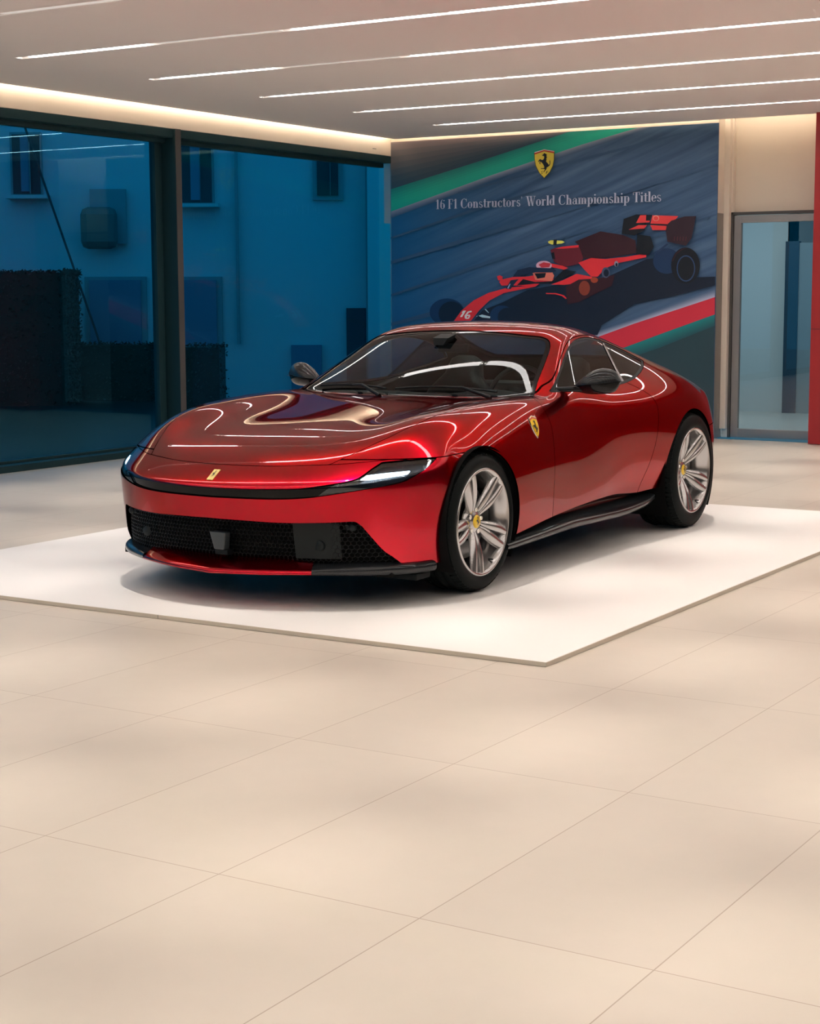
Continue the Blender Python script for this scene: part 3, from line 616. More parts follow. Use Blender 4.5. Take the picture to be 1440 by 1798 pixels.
def fair(V, lam=1.0):
    """even out the measured points: penalise jumps of curvature along every grid line, except over the creases"""
    idx = build_cage.idx; rows = []; rhs = []
    n = len(V); A = []
    def chain(ids, breaks=(), w=1.0):
        P = V[ids]; h = np.linalg.norm(np.diff(P, axis=0), axis=1) + 1e-6
        K = []
        for i in range(1, len(ids)-1):
            s_ = (h[i-1]+h[i])/2
            r = np.zeros(len(ids)); r[i-1] += 1/h[i-1]/s_; r[i] -= (1/h[i-1]+1/h[i])/s_; r[i+1] += 1/h[i]/s_
            K.append(r)
        for i in range(len(K)-1):            # K[i] is centred on point i+1
            if (i+1) in breaks or (i+2) in breaks: continue
            sc = h[i+1]**2 * w
            r = np.zeros(n); r[ids] += (K[i+1]-K[i])*sc
            A.append(r)
    nr = len(T_ROWS)
    for r in range(nr):
        chain(np.array([idx[('T', r, c)] for c in range(-6, 7)]))
    for c in range(-6, 7):
        chain(np.array([idx[('T', r, c)] for r in range(nr)]), breaks=(4, 5, 12, 22))
    for s in (1, -1):
        for k in range(0, 7):
            chain(np.array([idx[('S', s, m, k)] for m in range(R_S1-R_S0+1)]), breaks=(6,) if k == 0 else ())
        for m in range(R_S1-R_S0+1):
            chain(np.array([idx[('S', s, m, k)] for k in range(7)]), breaks=(1,) if 6 < m < 13 else ())
    for s in (1, -1):
        for r in range(R_S0+1, R_S1):
            m = r-R_S0; cab = 7 <= m <= 12
            ids = np.array([idx[('T', r, c*s)] for c in range(3, 7)]+[idx[('S', s, m, k)] for k in range(1, 5)])
            chain(ids, breaks=(3, 4) if cab else (), w=1.6)
    A = np.array(A)
    M = lam*A.T@A + np.eye(n)
    return np.linalg.solve(M, V)

def subsurf_eval(V, F, FP, levels, creases=None):
    me = bpy.data.meshes.new('cage_tmp'); me.from_pydata([tuple(v) for v in V], [], F)
    me.polygons.foreach_set('material_index', FP)
    for i in range(3): me.materials.append(None)
    if CREASE:
        at = me.attributes.new('crease_edge', 'FLOAT', 'EDGE'); vals = np.zeros(len(me.edges))
        for e in me.edges:
            c_ = CREASE.get((min(e.vertices), max(e.vertices)))
            if c_: vals[e.index] = c_
        at.data.foreach_set('value', vals)
    ob = bpy.data.objects.new('cage_tmp', me); bpy.context.scene.collection.objects.link(ob)
    md = ob.modifiers.new('s', 'SUBSURF'); md.levels = levels; md.render_levels = levels
    md.use_limit_surface = True; md.boundary_smooth = 'PRESERVE_CORNERS'
    bpy.context.view_layer.update()
    ev = ob.evaluated_get(bpy.context.evaluated_depsgraph_get()); m2 = ev.to_mesh()
    n = len(m2.vertices); co = np.empty(n*3); m2.vertices.foreach_get('co', co)
    nf = len(m2.polygons); lv = np.empty(len(m2.loops), int); m2.loops.foreach_get('vertex_index', lv)
    pm = np.empty(nf, int); m2.polygons.foreach_get('material_index', pm)
    ev.to_mesh_clear()
    bpy.data.objects.remove(ob); bpy.data.meshes.remove(me)
    return co.reshape(-1, 3), lv, pm

CREASE = {}
FAIR = 0.2
def smooth_body(levels=4):
    V, F, FP = build_cage()
    idx = build_cage.idx
    def cr(a, b, v): CREASE[(min(a, b), max(a, b))] = v
    for s in (1, -1):
        for r in range(12, 20): cr(idx[('T', r, 6*s)], idx[('T', r+1, 6*s)], .45)
    for c in range(-6, 6): cr(idx[('T', 12, c)], idx[('T', 12, c+1)], .55); cr(idx[('T', 5, c)], idx[('T', 5, c+1)], .35)
    V0 = V; V = fair(V, FAIR); smooth_body.dev = V-V0
    ctrl = V.copy()
    for it in range(3):                      # pull the smooth surface through the measured points
        co, _, _ = subsurf_eval(ctrl, F, FP, 1)
        ctrl += (V - co[:len(V)]) * 0.8
    co, lv, pm = subsurf_eval(ctrl, F, FP, levels)
    Q = lv.reshape(-1, 4)
    return co, Q, pm

# ------------------------------------------------------------------ cutting the smooth body into panels
def tri_mesh(co, Q):
    # vertex normals
    n = np.zeros_like(co)
    fn = np.cross(co[Q[:,2]]-co[Q[:,0]], co[Q[:,3]]-co[Q[:,1]])
    for k in range(4): np.add.at(n, Q[:,k], fn)
    n /= np.linalg.norm(n, axis=1)[:,None]+1e-12
    T = np.concatenate([Q[:,[0,1,2]], Q[:,[0,2,3]]])
    return dict(V=co.copy(), N=n, T=T)
def clip(M, f, inside=True):
    """keep the part where f<0 (inside) or f>0"""
    g = f if inside else -f
    g = np.where(np.abs(g) < 1e-6, 1e-6, g)
    T = M['T']; s = g[T] < 0; cnt = s.sum(1)
    out = [T[cnt == 3]]
    newk = []; segs = []
    t1 = T[cnt == 1]; s1 = s[cnt == 1]
    if len(t1):
        r = np.argmax(s1, 1); i = np.arange(len(t1))
        a, b, c = t1[i, r], t1[i, (r+1)%3], t1[i, (r+2)%3]
        segs.append(('one', a, b, c))
    t2 = T[cnt == 2]; s2 = s[cnt == 2]
    if len(t2):
        r = np.argmin(s2, 1); i = np.arange(len(t2))
        a, b, c = t2[i, r], t2[i, (r+1)%3], t2[i, (r+2)%3]
        segs.append(('two', a, b, c))
    E = []
    for _, a, b, c in segs: E += [np.stack([a, b], 1), np.stack([a, c], 1)]
    V, N = M['V'], M['N']
    if E:
        E = np.concatenate(E); Es = np.sort(E, 1)
        U, inv = np.unique(Es, axis=0, return_inverse=True); inv = inv.ravel()
        ga, gb = g[U[:,0]], g[U[:,1]]; t = (ga/(ga-gb))[:,None]
        nv = V[U[:,0]]*(1-t)+V[U[:,1]]*t; nn = N[U[:,0]]*(1-t)+N[U[:,1]]*t; nn /= np.linalg.norm(nn, axis=1)[:,None]+1e-12
        base = len(V); V = np.vstack([V, nv]); N = np.vstack([N, nn]); p = 0
        for kind, a, b, c in segs:
            k = len(a); ab = base+inv[p:p+k]; ac = base+inv[p+k:p+2*k]; p += 2*k
            if kind == 'one': out.append(np.stack([a, ab, ac], 1))
            else: out.append(np.stack([ab, b, c], 1)); out.append(np.stack([ab, c, ac], 1))
    T = np.concatenate(out)
    u, inv = np.unique(T, return_inverse=True)
    return dict(V=V[u], N=N[u], T=inv.reshape(-1, 3))
def sd_poly(P, poly):
    """signed distance, negative inside"""
    a = poly; b = np.roll(poly, -1, axis=0)
    lo, hi = poly.min(0)-.06, poly.max(0)+.06
    res = np.full(len(P), .06)
    m = ((P > lo) & (P < hi)).all(1); q = P[m]
    if len(q) == 0: return res
    d = np.full(len(q), 1e9); ins = np.zeros(len(q), bool)
    for i in range(len(a)):
        e = b[i]-a[i]; w = q-a[i]; L = (e@e)+1e-18
        t = np.clip(w@e/L, 0, 1); dd = ((w-t[:,None]*e)**2).sum(1); d = np.minimum(d, dd)
        c = ((a[i,1] > q[:,1]) != (b[i,1] > q[:,1]))
        if c.any():
            xs = a[i,0]+(q[:,1]-a[i,1])/(b[i,1]-a[i,1]+1e-18)*e[0]
            ins ^= c & (q[:,0] < xs)
    d = np.sqrt(d); res[m] = np.where(ins, -d, d); return res
def sd_line(u, v, pts):
    """v minus the curve v(u) (positive above)"""
    p = catmull(pts, 8); return v-np.interp(u, p[:,0], p[:,1])

co, Q, pm = smooth_body(4)
BODY = tri_mesh(co, Q)
if ((BODY['N'][:, 2] > .9) & (BODY['V'][:, 2] > 1.25)).sum() < 10: BODY['N'] *= -1; BODY['T'] = BODY['T'][:, ::-1]
from mathutils.bvhtree import BVHTree
BVH = BVHTree.FromPolygons([tuple(v) for v in co], [tuple(int(i) for i in q) for q in Q])
def on_body_front(x, z, dy=0.0):
    h = BVH.ray_cast(Vector((x, -3, z)), Vector((0, 1, 0)))
    return (h[0].y+dy) if h[0] is not None else None
def on_body_side(y, z, side=1):
    h = BVH.ray_cast(Vector((3*side, y, z)), Vector((-side, 0, 0)))
    return h[0], h[1]
def AX(M): return np.abs(M['V'][:,0])
def XY(M): return np.stack([M['V'][:,0], M['V'][:,1]], 1)
def YZ(M): return M['V'][:,1:3]
def TH(M): return np.stack([np.arctan2(M['V'][:,0], .3-M['V'][:,1]), M['V'][:,2]], 1)
def th(p): return (math.atan2(p[0], .3-p[1]), p[2])
def masked(f, m): return np.where(m, f, .06)
def mirror_poly(half):
    """half outline from (x=0) round to (x=0), x>=0 -> the closed outline"""
    h = np.array(half); o = h[::-1].copy(); o[:,0] *= -1
    return np.vstack([h, o])

GAP = .0022
# outlines (car coordinates, metres)
P_WS = mirror_poly(path([(0,.705),(.2,.728),(.37,.767),(.55,.818),(.68,.862),(.752,.900)], [(.752,.900),(.740,.945),(.722,1.0),(.699,1.075),(.668,1.20),(.630,1.34),(.608,1.395),(.580,1.428),(.54,1.432),(.46,1.408),(.353,1.398),(.2,1.398),(0,1.402)]))
P_SW = path([(1.02,.928),(1.10,.962),(1.204,1.008),(1.447,1.119),(1.562,1.160),(1.681,1.186),(1.826,1.197),(1.963,1.190),(2.081,1.172),(2.198,1.146),(2.357,1.10),(2.51,1.040)],
            [(2.51,1.040),(2.40,1.008),(2.24,.972),(2.121,.950),(1.98,.932),(1.869,.924),(1.645,.917),(1.276,.918),(1.02,.922)], [(1.02,.922),(1.02,.928)])
P_RW = mirror_poly(path([(0,2.02),(.25,2.03),(.40,2.06),(.455,2.10)], [(.455,2.10),(.50,2.35),(.53,2.6),(.52,2.82)], [(.52,2.82),(.40,2.89),(.2,2.93),(0,2.94)]))
_low = [(0,-.963,.515),(.119,-.96,.516),(.267,-.94,.517),(.403,-.906,.521),(.516,-.863,.53),(.641,-.794,.550),(.722,-.728,.565),(.832,-.593,.589),(.863,-.533,.611),(.886,-.468,.640),(.895,-.415,.666),(.899,-.372,.689)]
_upA = [(.899,-.372,.689),(.855,-.441,.687),(.794,-.52,.684),(.733,-.590,.679)]
_upB = [(.733,-.590,.679),(.716,-.652,.653),(.700,-.705,.627),(.678,-.744,.609),(.626,-.792,.595),(.57,-.832,.585),(.494,-.875,.573),(.411,-.908,.566),(.271,-.943,.561),(.122,-.962,.559),(0,-.966,.558)]
P_LAMP = mirror_poly(path([th(p) for p in _low], [th(p) for p in _upA], [th(p) for p in _upB]))
P_DRL = path([th((.693,-.718,.617)), th((.703,-.690,.635))], [th((.703,-.690,.635)), th((.775,-.616,.643)), th((.850,-.522,.648))], [th((.850,-.522,.648)), th((.850,-.545,.631))], [th((.850,-.545,.631)), th((.804,-.613,.624)), th((.741,-.684,.617)), th((.693,-.718,.617))])
P_DRL2 = path([th((.853,-.520,.648)), th((.884,-.465,.651))], [th((.884,-.465,.651)), th((.874,-.503,.634))], [th((.874,-.503,.634)), th((.853,-.542,.629))], [th((.853,-.542,.629)), th((.853,-.520,.648))])
P_GR = mirror_poly(path([(0,.413),(.2,.411),(.338,.408),(.452,.409),(.60,.413),(.665,.416)], [(.665,.416),(.683,.413),(.702,.394)], [(.702,.394),(.731,.340),(.766,.274),(.790,.243)], [(.790,.243),(.815,.20),(.83,.14)], [(.83,.14),(.0,.14)]))
P_HOODX = [(.50,-.78),(.53,-.72),(.60,-.58),(.67,-.42),(.72,-.25),(.742,0),(.752,.4),(.758,.7),(.775,.90),(.79,.95)]
P_SHUT = [(0,-.836),(.12,-.832),(.27,-.812),(.40,-.775),(.526,-.724),(.60,-.682),(.687,-.617),(.76,-.548),(.821,-.487),(.87,-.425),(.905,-.365),(.94,-.30)]
P_DOOR = path([(1.03,.955),(.93,.915),(.80,.895),(.803,.82),(.815,.754),(.803,.667),(.79,.514),(.775,.40),(.765,.30),(.765,.20)], [(.765,.20),(1.99,.20)],
              [(1.99,.20),(2.006,.326),(2.07,.444),(2.117,.562),(2.15,.696),(2.165,.79),(2.13,.85),(2.02,.91),(1.975,.935),(1.98,1.0),(2.03,1.10),(2.09,1.166)],
              [(2.09,1.166),(2.02,1.196),(1.9,1.2065),(1.8,1.2075),(1.70,1.202),(1.60,1.188),(1.51,1.162),(1.40,1.115),(1.25,1.045),(1.12,.985),(1.03,.955)])

def rims(M, depth, weld=True):
    """boundary edges of a panel -> inward walls"""
    T = M['T']; V = M['V']
    key = np.round(V, 5); _, inv = np.unique(key, axis=0, return_inverse=True); inv = inv.ravel()
    E = np.concatenate([T[:,[0,1]], T[:,[1,2]], T[:,[2,0]]]); K = np.sort(inv[E], 1)
    good = K[:,0] != K[:,1]; E = E[good]; K = K[good]
    U, fi, cn = np.unique(K, axis=0, return_index=True, return_counts=True)
    return E[fi[cn == 1]]
def panel(M, name, mat, parent, depth=.008, offset=0.0, vec=None, depth_fn=None):
    V = M['V']-M['N']*offset; N = M['N']; T = M['T']
    vs, ns, fs = [V], [N], [T]
    if depth or depth_fn:
        E = rims(M, depth)
        if len(E):
            a, b = V[E[:,0]], V[E[:,1]]; na, nb = N[E[:,0]], N[E[:,1]]
            da = (depth_fn(M['V'][E[:,0]]) if depth_fn else np.full(len(E), depth))[:,None]
            db = (depth_fn(M['V'][E[:,1]]) if depth_fn else np.full(len(E), depth))[:,None]
            va = -na if vec is None else np.tile(np.array(vec, float), (len(E), 1)); vb = -nb if vec is None else va
            a2, b2 = a+va*da, b+vb*db
            fnm = np.cross(b-a, va); fnm /= np.linalg.norm(fnm, axis=1)[:,None]+1e-12
            o = len(V); k = len(E); i = np.arange(k)
            vs += [a, b, b2, a2]; ns += [fnm]*4
            fs.append(np.stack([o+i, o+k+i, o+2*k+i], 1)[:, ::-1]); fs.append(np.stack([o+i, o+2*k+i, o+3*k+i], 1)[:, ::-1])
    V = np.vstack(vs); N = np.vstack(ns); T = np.concatenate(fs)
    me = bpy.data.meshes.new(name); me.vertices.add(len(V)); me.vertices.foreach_set('co', V.ravel())
    me.loops.add(len(T)*3); me.loops.foreach_set('vertex_index', T.ravel())
    me.polygons.add(len(T)); me.polygons.foreach_set('loop_start', np.arange(len(T))*3); me.polygons.foreach_set('loop_total', np.full(len(T), 3))
    me.polygons.foreach_set('use_smooth', np.ones(len(T), bool))
    me.update(calc_edges=True)
    me.normals_split_custom_set_from_vertices(N.tolist())
    me.materials.append(mat)
    ob = bpy.data.objects.new(name, me); return link(ob, parent)
def split(M, ffun, gap=GAP):
    f = ffun(M)
    return clip(M, f+gap, True), clip(M, f-gap, False)
def sides(M): return [clip(M, -M['V'][:,0], True), clip(M, M['V'][:,0], True)]

# --- materials of the car
def paint_material():
    m = node_mat('candy_red_paint', (.42,.0,.012), .22, 1.0, .8, .01)
    b = bsdf(m); b.inputs['Coat IOR'].default_value = 1.42; b.inputs['Specular Tint'].default_value = (.50, .02, .03, 1)
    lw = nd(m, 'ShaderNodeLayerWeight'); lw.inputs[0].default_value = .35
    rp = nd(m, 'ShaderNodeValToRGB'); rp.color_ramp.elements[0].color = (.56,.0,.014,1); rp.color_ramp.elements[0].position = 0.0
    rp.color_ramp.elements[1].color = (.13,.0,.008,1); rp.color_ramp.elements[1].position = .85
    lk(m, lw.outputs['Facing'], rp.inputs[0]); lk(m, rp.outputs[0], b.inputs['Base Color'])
    return m
M_PAINT = paint_material()
M_GBLK = node_mat('gloss_black', (.003,.004,.005), .06, 0, 0, .02, spec=.22)
M_MBLK = node_mat('matt_black_plastic', (.006,.008,.009), .45, spec=.12)
M_DARK = node_mat('black_lining', (.004,.004,.004), .9, spec=.1)
M_FRIT = node_mat('black_glass_border', (.003,.004,.005), .06, 0, 0, .01, spec=.22)
M_WSG = sheet_glass('windscreen_glass', (.60,.68,.67), ior=1.5, k=.5, fk=.6)
M_SDG = sheet_glass('side_glass', (.42,.5,.5), ior=1.5, k=.5, fk=.6)
M_QTG = sheet_glass('dark_side_glass', (.12,.14,.14), ior=1.5, k=.8, fk=.7)
M_LENS = sheet_glass('lamp_lens', (.55,.65,.72), ior=1.5)
M_DRL = node_mat('daytime_light', (.9,.95,1), .4, emit=(.86,.94,1.0), emit_s=5.0)
M_REFL = node_mat('lamp_reflector', (.25,.27,.30), .18, .9)
M_LAMPIN = node_mat('lamp_inside', (.012,.02,.03), .2, .2, .6)
M_CARB = node_mat('carbon_gloss', (.012,.014,.016), .3, .0, .6, .015, spec=.05)
def carbon():
    b = bsdf(M_CARB); g = nd(M_CARB, 'ShaderNodeTexCoord'); mp = nd(M_CARB, 'ShaderNodeMapping'); mp.inputs['Scale'].default_value = (260,260,260); mp.inputs['Rotation'].default_value = (.5,.6,.78)
    ch = nd(M_CARB, 'ShaderNodeTexChecker'); ch.inputs['Scale'].default_value = 1; ch.inputs[1].default_value = (.022,.025,.028,1); ch.inputs[2].default_value = (.007,.008,.009,1)
    lk(M_CARB, g.outputs['Object'], mp.inputs[0]); lk(M_CARB, mp.outputs[0], ch.inputs[0]); lk(M_CARB, ch.outputs[0], b.inputs['Base Color'])
carbon()
M_ALU = node_mat('satin_trim', (.20,.20,.20), .25, .9)

CAR = empty('sports_car', (0,0,0), CAR_YAW)
finish(CAR, 'glossy red two-door sports coupe parked on the low white platform', 'car')
B = BODY
# wheel arches
for yc, zc, rr_ in ((-.015,.357,.352), (2.665,.350,.392)):
    B = clip(B, masked(np.sqrt((B['V'][:,1]-yc)**2+(B['V'][:,2]-zc)**2)-rr_, (AX(B) > .4)), False)
# sill line
def f_sill(M):
    v = M['V']; return masked(sd_line(v[:,1], v[:,2], [(.15,.20),(.25,.238),(.47,.262),(.77,.285),(1.08,.298),(1.41,.306),(1.68,.306),(1.93,.288),(2.3,.27)]), (v[:,1] > .2) & (v[:,1] < 2.4) & (AX(M) > .5))
B = clip(B, f_sill(B), False)
_fm = lambda M: (M['V'][:,1] < -.2) & (M['V'][:,2] > .45) & (M['V'][:,2] < .78)
LAMP, B = split(B, lambda M: masked(sd_poly(TH(M), P_LAMP), _fm(M)), .0015)
GRIL, B = split(B, lambda M: masked(sd_poly(M['V'][:,[0,2]], P_GR), M['V'][:,1] < -.2), .001)
WS, B = split(B, lambda M: masked(sd_poly(XY(M), P_WS), (M['V'][:,2] > .86) & (M['V'][:,1] < 1.7)), .0018)
SW, B = split(B, lambda M: masked(sd_poly(YZ(M), P_SW), AX(M) > .45), .001)
RW, B = split(B, lambda M: masked(sd_poly(XY(M), P_RW), M['V'][:,2] > .9), .0018)
LINER = dict(V=B['V'].copy(), N=B['N'].copy(), T=B['T'].copy())
HOODF = lambda M: np.maximum(np.maximum(AX(M)-np.interp(M['V'][:,1], [p[1] for p in P_HOODX], [p[0] for p in P_HOODX]), -sd_line(AX(M), M['V'][:,1], P_SHUT)), np.where((M['V'][:,2] > .6) & (M['V'][:,1] < 1.2), -.1, .1))
NOSEF = lambda M: np.maximum(sd_line(AX(M), M['V'][:,1], P_SHUT), np.where((M['V'][:,2] > np.interp(AX(M), [0,.41,.63,.70,.74,1.0], [.54,.545,.57,.60,.66,.66])) & (AX(M) < .9), -.1, .1))
DOORF = lambda M: masked(sd_poly(YZ(M), P_DOOR), AX(M) > .45)
DOOR, B = split(B, DOORF)
HOOD, B = split(B, HOODF)
NOSE, B = split(B, NOSEF)
BUMPF = lambda M: np.where(M['V'][:,1] < .1, M['V'][:,2]-np.interp(M['V'][:,1], [-1,-.42,-.37,0], [.69,.69,.690,.700]), .1)
BUMP, B = split(B, BUMPF)
FENF = lambda M: np.where((M['V'][:,1] < 1.12) & (AX(M) > .3), np.maximum(np.maximum(M['V'][:,1]-1.02, M['V'][:,2]-.925), -.1), .1)
FEND, B = split(B, FENF, .0012)
RBUMP, B = split(B, lambda M: np.maximum(M['V'][:,2]-.62, 2.95-M['V'][:,1]))
BOOT, B = split(B, lambda M: np.maximum(np.maximum(3.0-M['V'][:,1], AX(M)-.56), np.where(M['V'][:,2] > .64, -.1, .1)))

for s in sides(DOOR): panel(s, 'door', M_PAINT, CAR)
panel(HOOD, 'bonnet', M_PAINT, CAR); NOSEO = panel(NOSE, 'nose_panel', M_PAINT, CAR, .012)
def gr_depth(P):
    q = np.abs(sd_poly(P[:,[0,2]], P_GR)); return np.where((q < .004) & (P[:,2] < .45), .06, .010)
BUMPO = panel(BUMP, 'front_bumper', M_PAINT, CAR, depth_fn=gr_depth)
for s in sides(FEND): panel(s, 'front_wing', M_PAINT, CAR)
panel(RBUMP, 'rear_bumper', M_PAINT, CAR); panel(BOOT, 'boot_lid', M_PAINT, CAR)
panel(B, 'body_shell', M_PAINT, CAR, .012)
panel(LINER, 'inner_lining', M_DARK, CAR, 0, offset=.016)
# glass
f = sd_poly(XY(WS), P_WS)
panel(clip(WS, f+.024, True), 'windscreen', M_WSG, CAR, 0, offset=.004)
panel(clip(WS, f+.024, False), 'windscreen_border', M_FRIT, CAR, .004, offset=.004)
f = sd_poly(XY(RW), P_RW)
panel(clip(RW, f+.03, True), 'rear_screen', M_SDG, CAR, 0, offset=.004); panel(clip(RW, f+.03, False), 'rear_screen_border', M_FRIT, CAR, .004, offset=.004)
for s in sides(SW):
    f = sd_poly(YZ(s), P_SW)
    # slanted centre post at the rear of the door glass
    yz = YZ(s); bl = (yz[:,0]-np.interp(yz[:,1], [.90,.985,1.165,1.22], [1.925,1.985,2.092,2.12]))
    rt = yz[:,0]-np.interp(yz[:,1], [.9,.95,1.04,1.06], [1.85,2.02,2.462,2.55])
    seal = np.maximum(f+.012, -(f+.0))                # strip along the edge
    inner = clip(s, f+.012, True); ib = YZ(inner); bl2 = (ib[:,0]-np.interp(ib[:,1], [.90,.985,1.165,1.22], [1.925,1.985,2.092,2.12]))
    panel(clip(inner, bl2+.012, True), 'door_glass', M_SDG, CAR, 0, offset=.005)
    q = clip(inner, bl2-.014, False)
    qs = YZ(q); tr = qs[:,0]-np.interp(qs[:,1], [.9,.93,.952,.985,1.03,1.06], [1.80,1.95,2.09,2.27,2.455,2.55])
    panel(clip(q, tr, True), 'quarter_glass', M_QTG, CAR, 0, offset=.005)
    panel(clip(q, tr, False), 'quarter_trim', M_ALU, CAR, .003, offset=.002)
    post = clip(clip(inner, bl2+.012, False), (lambda M: (M['V'][:,1]-np.interp(M['V'][:,2], [.90,.985,1.165,1.22], [1.925,1.985,2.092,2.12]))-.014)(clip(inner, bl2+.012, False)), True)
    panel(post, 'window_post_trim', M_ALU, CAR, .004, offset=.002)
    panel(clip(s, f+.012, False), 'window_seal', M_MBLK, CAR, .004, offset=.003)
# lamps and the dark band between them
LX = lambda M: AX(M)-(.575+(M['V'][:,2]-.56)*1.2)
band = clip(LAMP, LX(LAMP), True)
panel(band, 'nose_band', M_GBLK, CAR, .006, offset=.014)
for s in sides(clip(LAMP, LX(LAMP), False)):
    hl = panel(s, 'headlamp', M_LAMPIN, CAR, 0, offset=.030)
    panel(s, 'lens', M_LENS, hl, .004, offset=.006)
    t = TH(s); t[:,0] = np.abs(t[:,0])
    panel(clip(s, sd_poly(t, P_DRL), True), 'daytime_light', M_DRL, hl, .004, offset=.014)
    panel(clip(s, sd_poly(t, P_DRL2), True), 'side_reflector', M_REFL, hl, .004, offset=.014)
    d = t[:,1]-np.interp(t[:,0], [.52,.60,.70,.80,.93], [.552,.566,.581,.593,.61]); w = np.maximum(np.abs(d)-.0018, np.maximum(.52-t[:,0], t[:,0]-.76))
    panel(clip(s, w, True), 'chrome_line', M_REFL, hl, .003, offset=.012)

# ------------------------------------------------------------------ lower front: mesh, lip, splitter
M_MESH = node_mat('mesh_black', (.005,.006,.007), .4, 0, spec=.3)
M_TYRE = node_mat('tyre_rubber', (.004,.006,.006), .55, spec=.10)
M_RIM = node_mat('rim_silver', (.47,.46,.455), .2, .9, .3, .05)
M_RIMD = node_mat('rim_inner_dark', (.10,.10,.10), .35, .9)
M_DISC = node_mat('brake_disc_steel', (.30,.30,.30), .35, .8)
M_YEL = node_mat('badge_yellow', (.85,.55,.01), .3, 0, 1)
M_INK = node_mat('badge_black', (.008,.008,.008), .4)
M_CHR = node_mat('badge_chrome', (.75,.74,.70), .15, 1)
M_GOLD = node_mat('badge_pale_gold', (.85,.66,.25), .25, .5)
M_LEATH = node_mat('black_leather', (.012,.012,.013), .5)
M_GREYP = node_mat('dark_grey_plastic', (.006,.010,.011), .5, spec=.25)
M_SKE = node_mat('skirt_highlight_grey', (.035,.045,.046), .3)  # paler grey that paints the highlight line along the skirt's upper edge
M_LOWB = node_mat('radar_cover_grey', (.035,.045,.05), .3, 0, .3)

def front_y(x, z, d): 
    y = on_body_front(max(-.86, min(.86, x)), z)
    return (y if y is not None else -.5)+d
# honeycomb mesh set back in the opening
def grille_mesh():
    from mathutils import geometry
    b = MB(); a = .0125; w = .0022; depth = .055
    dx = a*math.sqrt(3); nx = int(1.5/dx)+2; dz = 1.5*a
    poly = P_GR
    segs = set()
    cells = []
    for j in range(-2, 28):
        z = .16+j*dz
        for i in range(-nx//2-1, nx//2+2):
            x = i*dx+(dx/2 if j % 2 else 0)
            cells.append((x, z))
    C_ = np.array(cells); dd = sd_poly(C_, poly); done = set()
    for (x, z), d in zip(cells, dd):
        if d > .012 or z > .425 or z < .165: continue
        P = [(x+a*math.sin(math.pi/3*k), z+a*math.cos(math.pi/3*k)) for k in range(6)]
        for k in range(6):
            p, q = P[k], P[(k+1) % 6]
            key = (round((p[0]+q[0])*2000), round((p[1]+q[1])*2000))
            if key in done: continue
            done.add(key)
            t = Vector((q[0]-p[0], q[1]-p[1])); t.normalize(); n_ = Vector((-t.y, t.x))*w/2
            yy = [front_y(pp[0]*.97, pp[1], depth) for pp in (p, q)]
            v = []
            for pp, y in ((p, yy[0]), (q, yy[1])):
                v += [(pp[0]+n_.x, y, pp[1]+n_.y), (pp[0]-n_.x, y, pp[1]-n_.y), (pp[0]-n_.x, y+.006, pp[1]-n_.y), (pp[0]+n_.x, y+.006, pp[1]+n_.y)]
            b.add(v, [(0,1,5,4), (1,2,6,5), (3,0,4,7)])
    return b
gm = grille_mesh().build('grille_mesh', M_MESH, CAR, fix=False)
# dark back wall of the intake and its floor
b = MB(); P = []
for i in range(41):
    x = -.84+1.68*i/40; P.append([(x, front_y(x*.95, .33, .10), .43), (x, front_y(x*.95, .30, .11), .15)])
b.grid(P).build('intake_back', M_DARK, CAR)
# red lower lip and carbon splitter: one section swept along the plan of the nose
L_PLAN = catmull([(0,-.962,.158),(.25,-.928,.165),(.45,-.862,.170),(.62,-.775,.170),(.75,-.675,.167),(.84,-.560,.164),(.893,-.45,.163),(.912,-.372,.165)], 10)
def lip(x0, x1, kind):
    pts = []
    xs = L_PLAN[:,0]; n = 40
    for i in range(n+1):
        x = x0+(x1-x0)*i/n; sgn = 1 if x >= 0 else -1; ax = abs(x)
        y = np.interp(ax, xs, L_PLAN[:,1]); z = np.interp(ax, xs, L_PLAN[:,2])
        j = min(len(xs)-2, max(0, int(np.searchsorted(xs, ax))-1)); tx, ty = xs[j+1]-xs[j], L_PLAN[j+1,1]-L_PLAN[j,1]
        L = math.hypot(tx, ty)+1e-9; nx_, ny_ = -ty/L, tx/L      # inward (towards the car)
        nx_ = -abs(ty/L); ny_ = abs(tx/L)
        def P(d, dz): return (sgn*(ax+nx_*d), y+ny_*d, z+dz)
        if kind == 'red':
            sec = [P(.11, .072), P(.08, .064), P(.048, .043), P(.018, .021), P(.004, .011), P(0, .005), P(.001, -.001), P(.008, -.006), P(.05, -.010), P(.14, -.010)]
        else:
            h = np.interp(ax, [.40,.62,.80,.905], [.020,.033,.040,.040])
            sec = [P(.14, .055+h*.3), P(.09, .040+h*.3), P(.05, h+.008), P(.022, h+.001), P(.010, h-.002), P(.003, h-.010), P(0, h*.45), P(.003, .004), P(.012, -.006), P(.05, -.012), P(.14, -.012)]
        pts.append(sec)
    return pts
MB().grid(lip(-.50, .50, 'red')).build('front_lip', M_PAINT, CAR)
for sg in (1, -1):
    MB().grid(lip(sg*.501, sg*.908, 'carbon')).build('splitter', M_CARB, CAR)
    # small winglet end cap
b = MB(); b.box(.62, .86, -.50, -.37, .120, .152); b.build('air_deflector', M_MBLK, CAR, .006)
b = MB(); b.box(-.86, -.62, -.50, -.37, .120, .152); b.build('air_deflector', M_MBLK, CAR, .006)
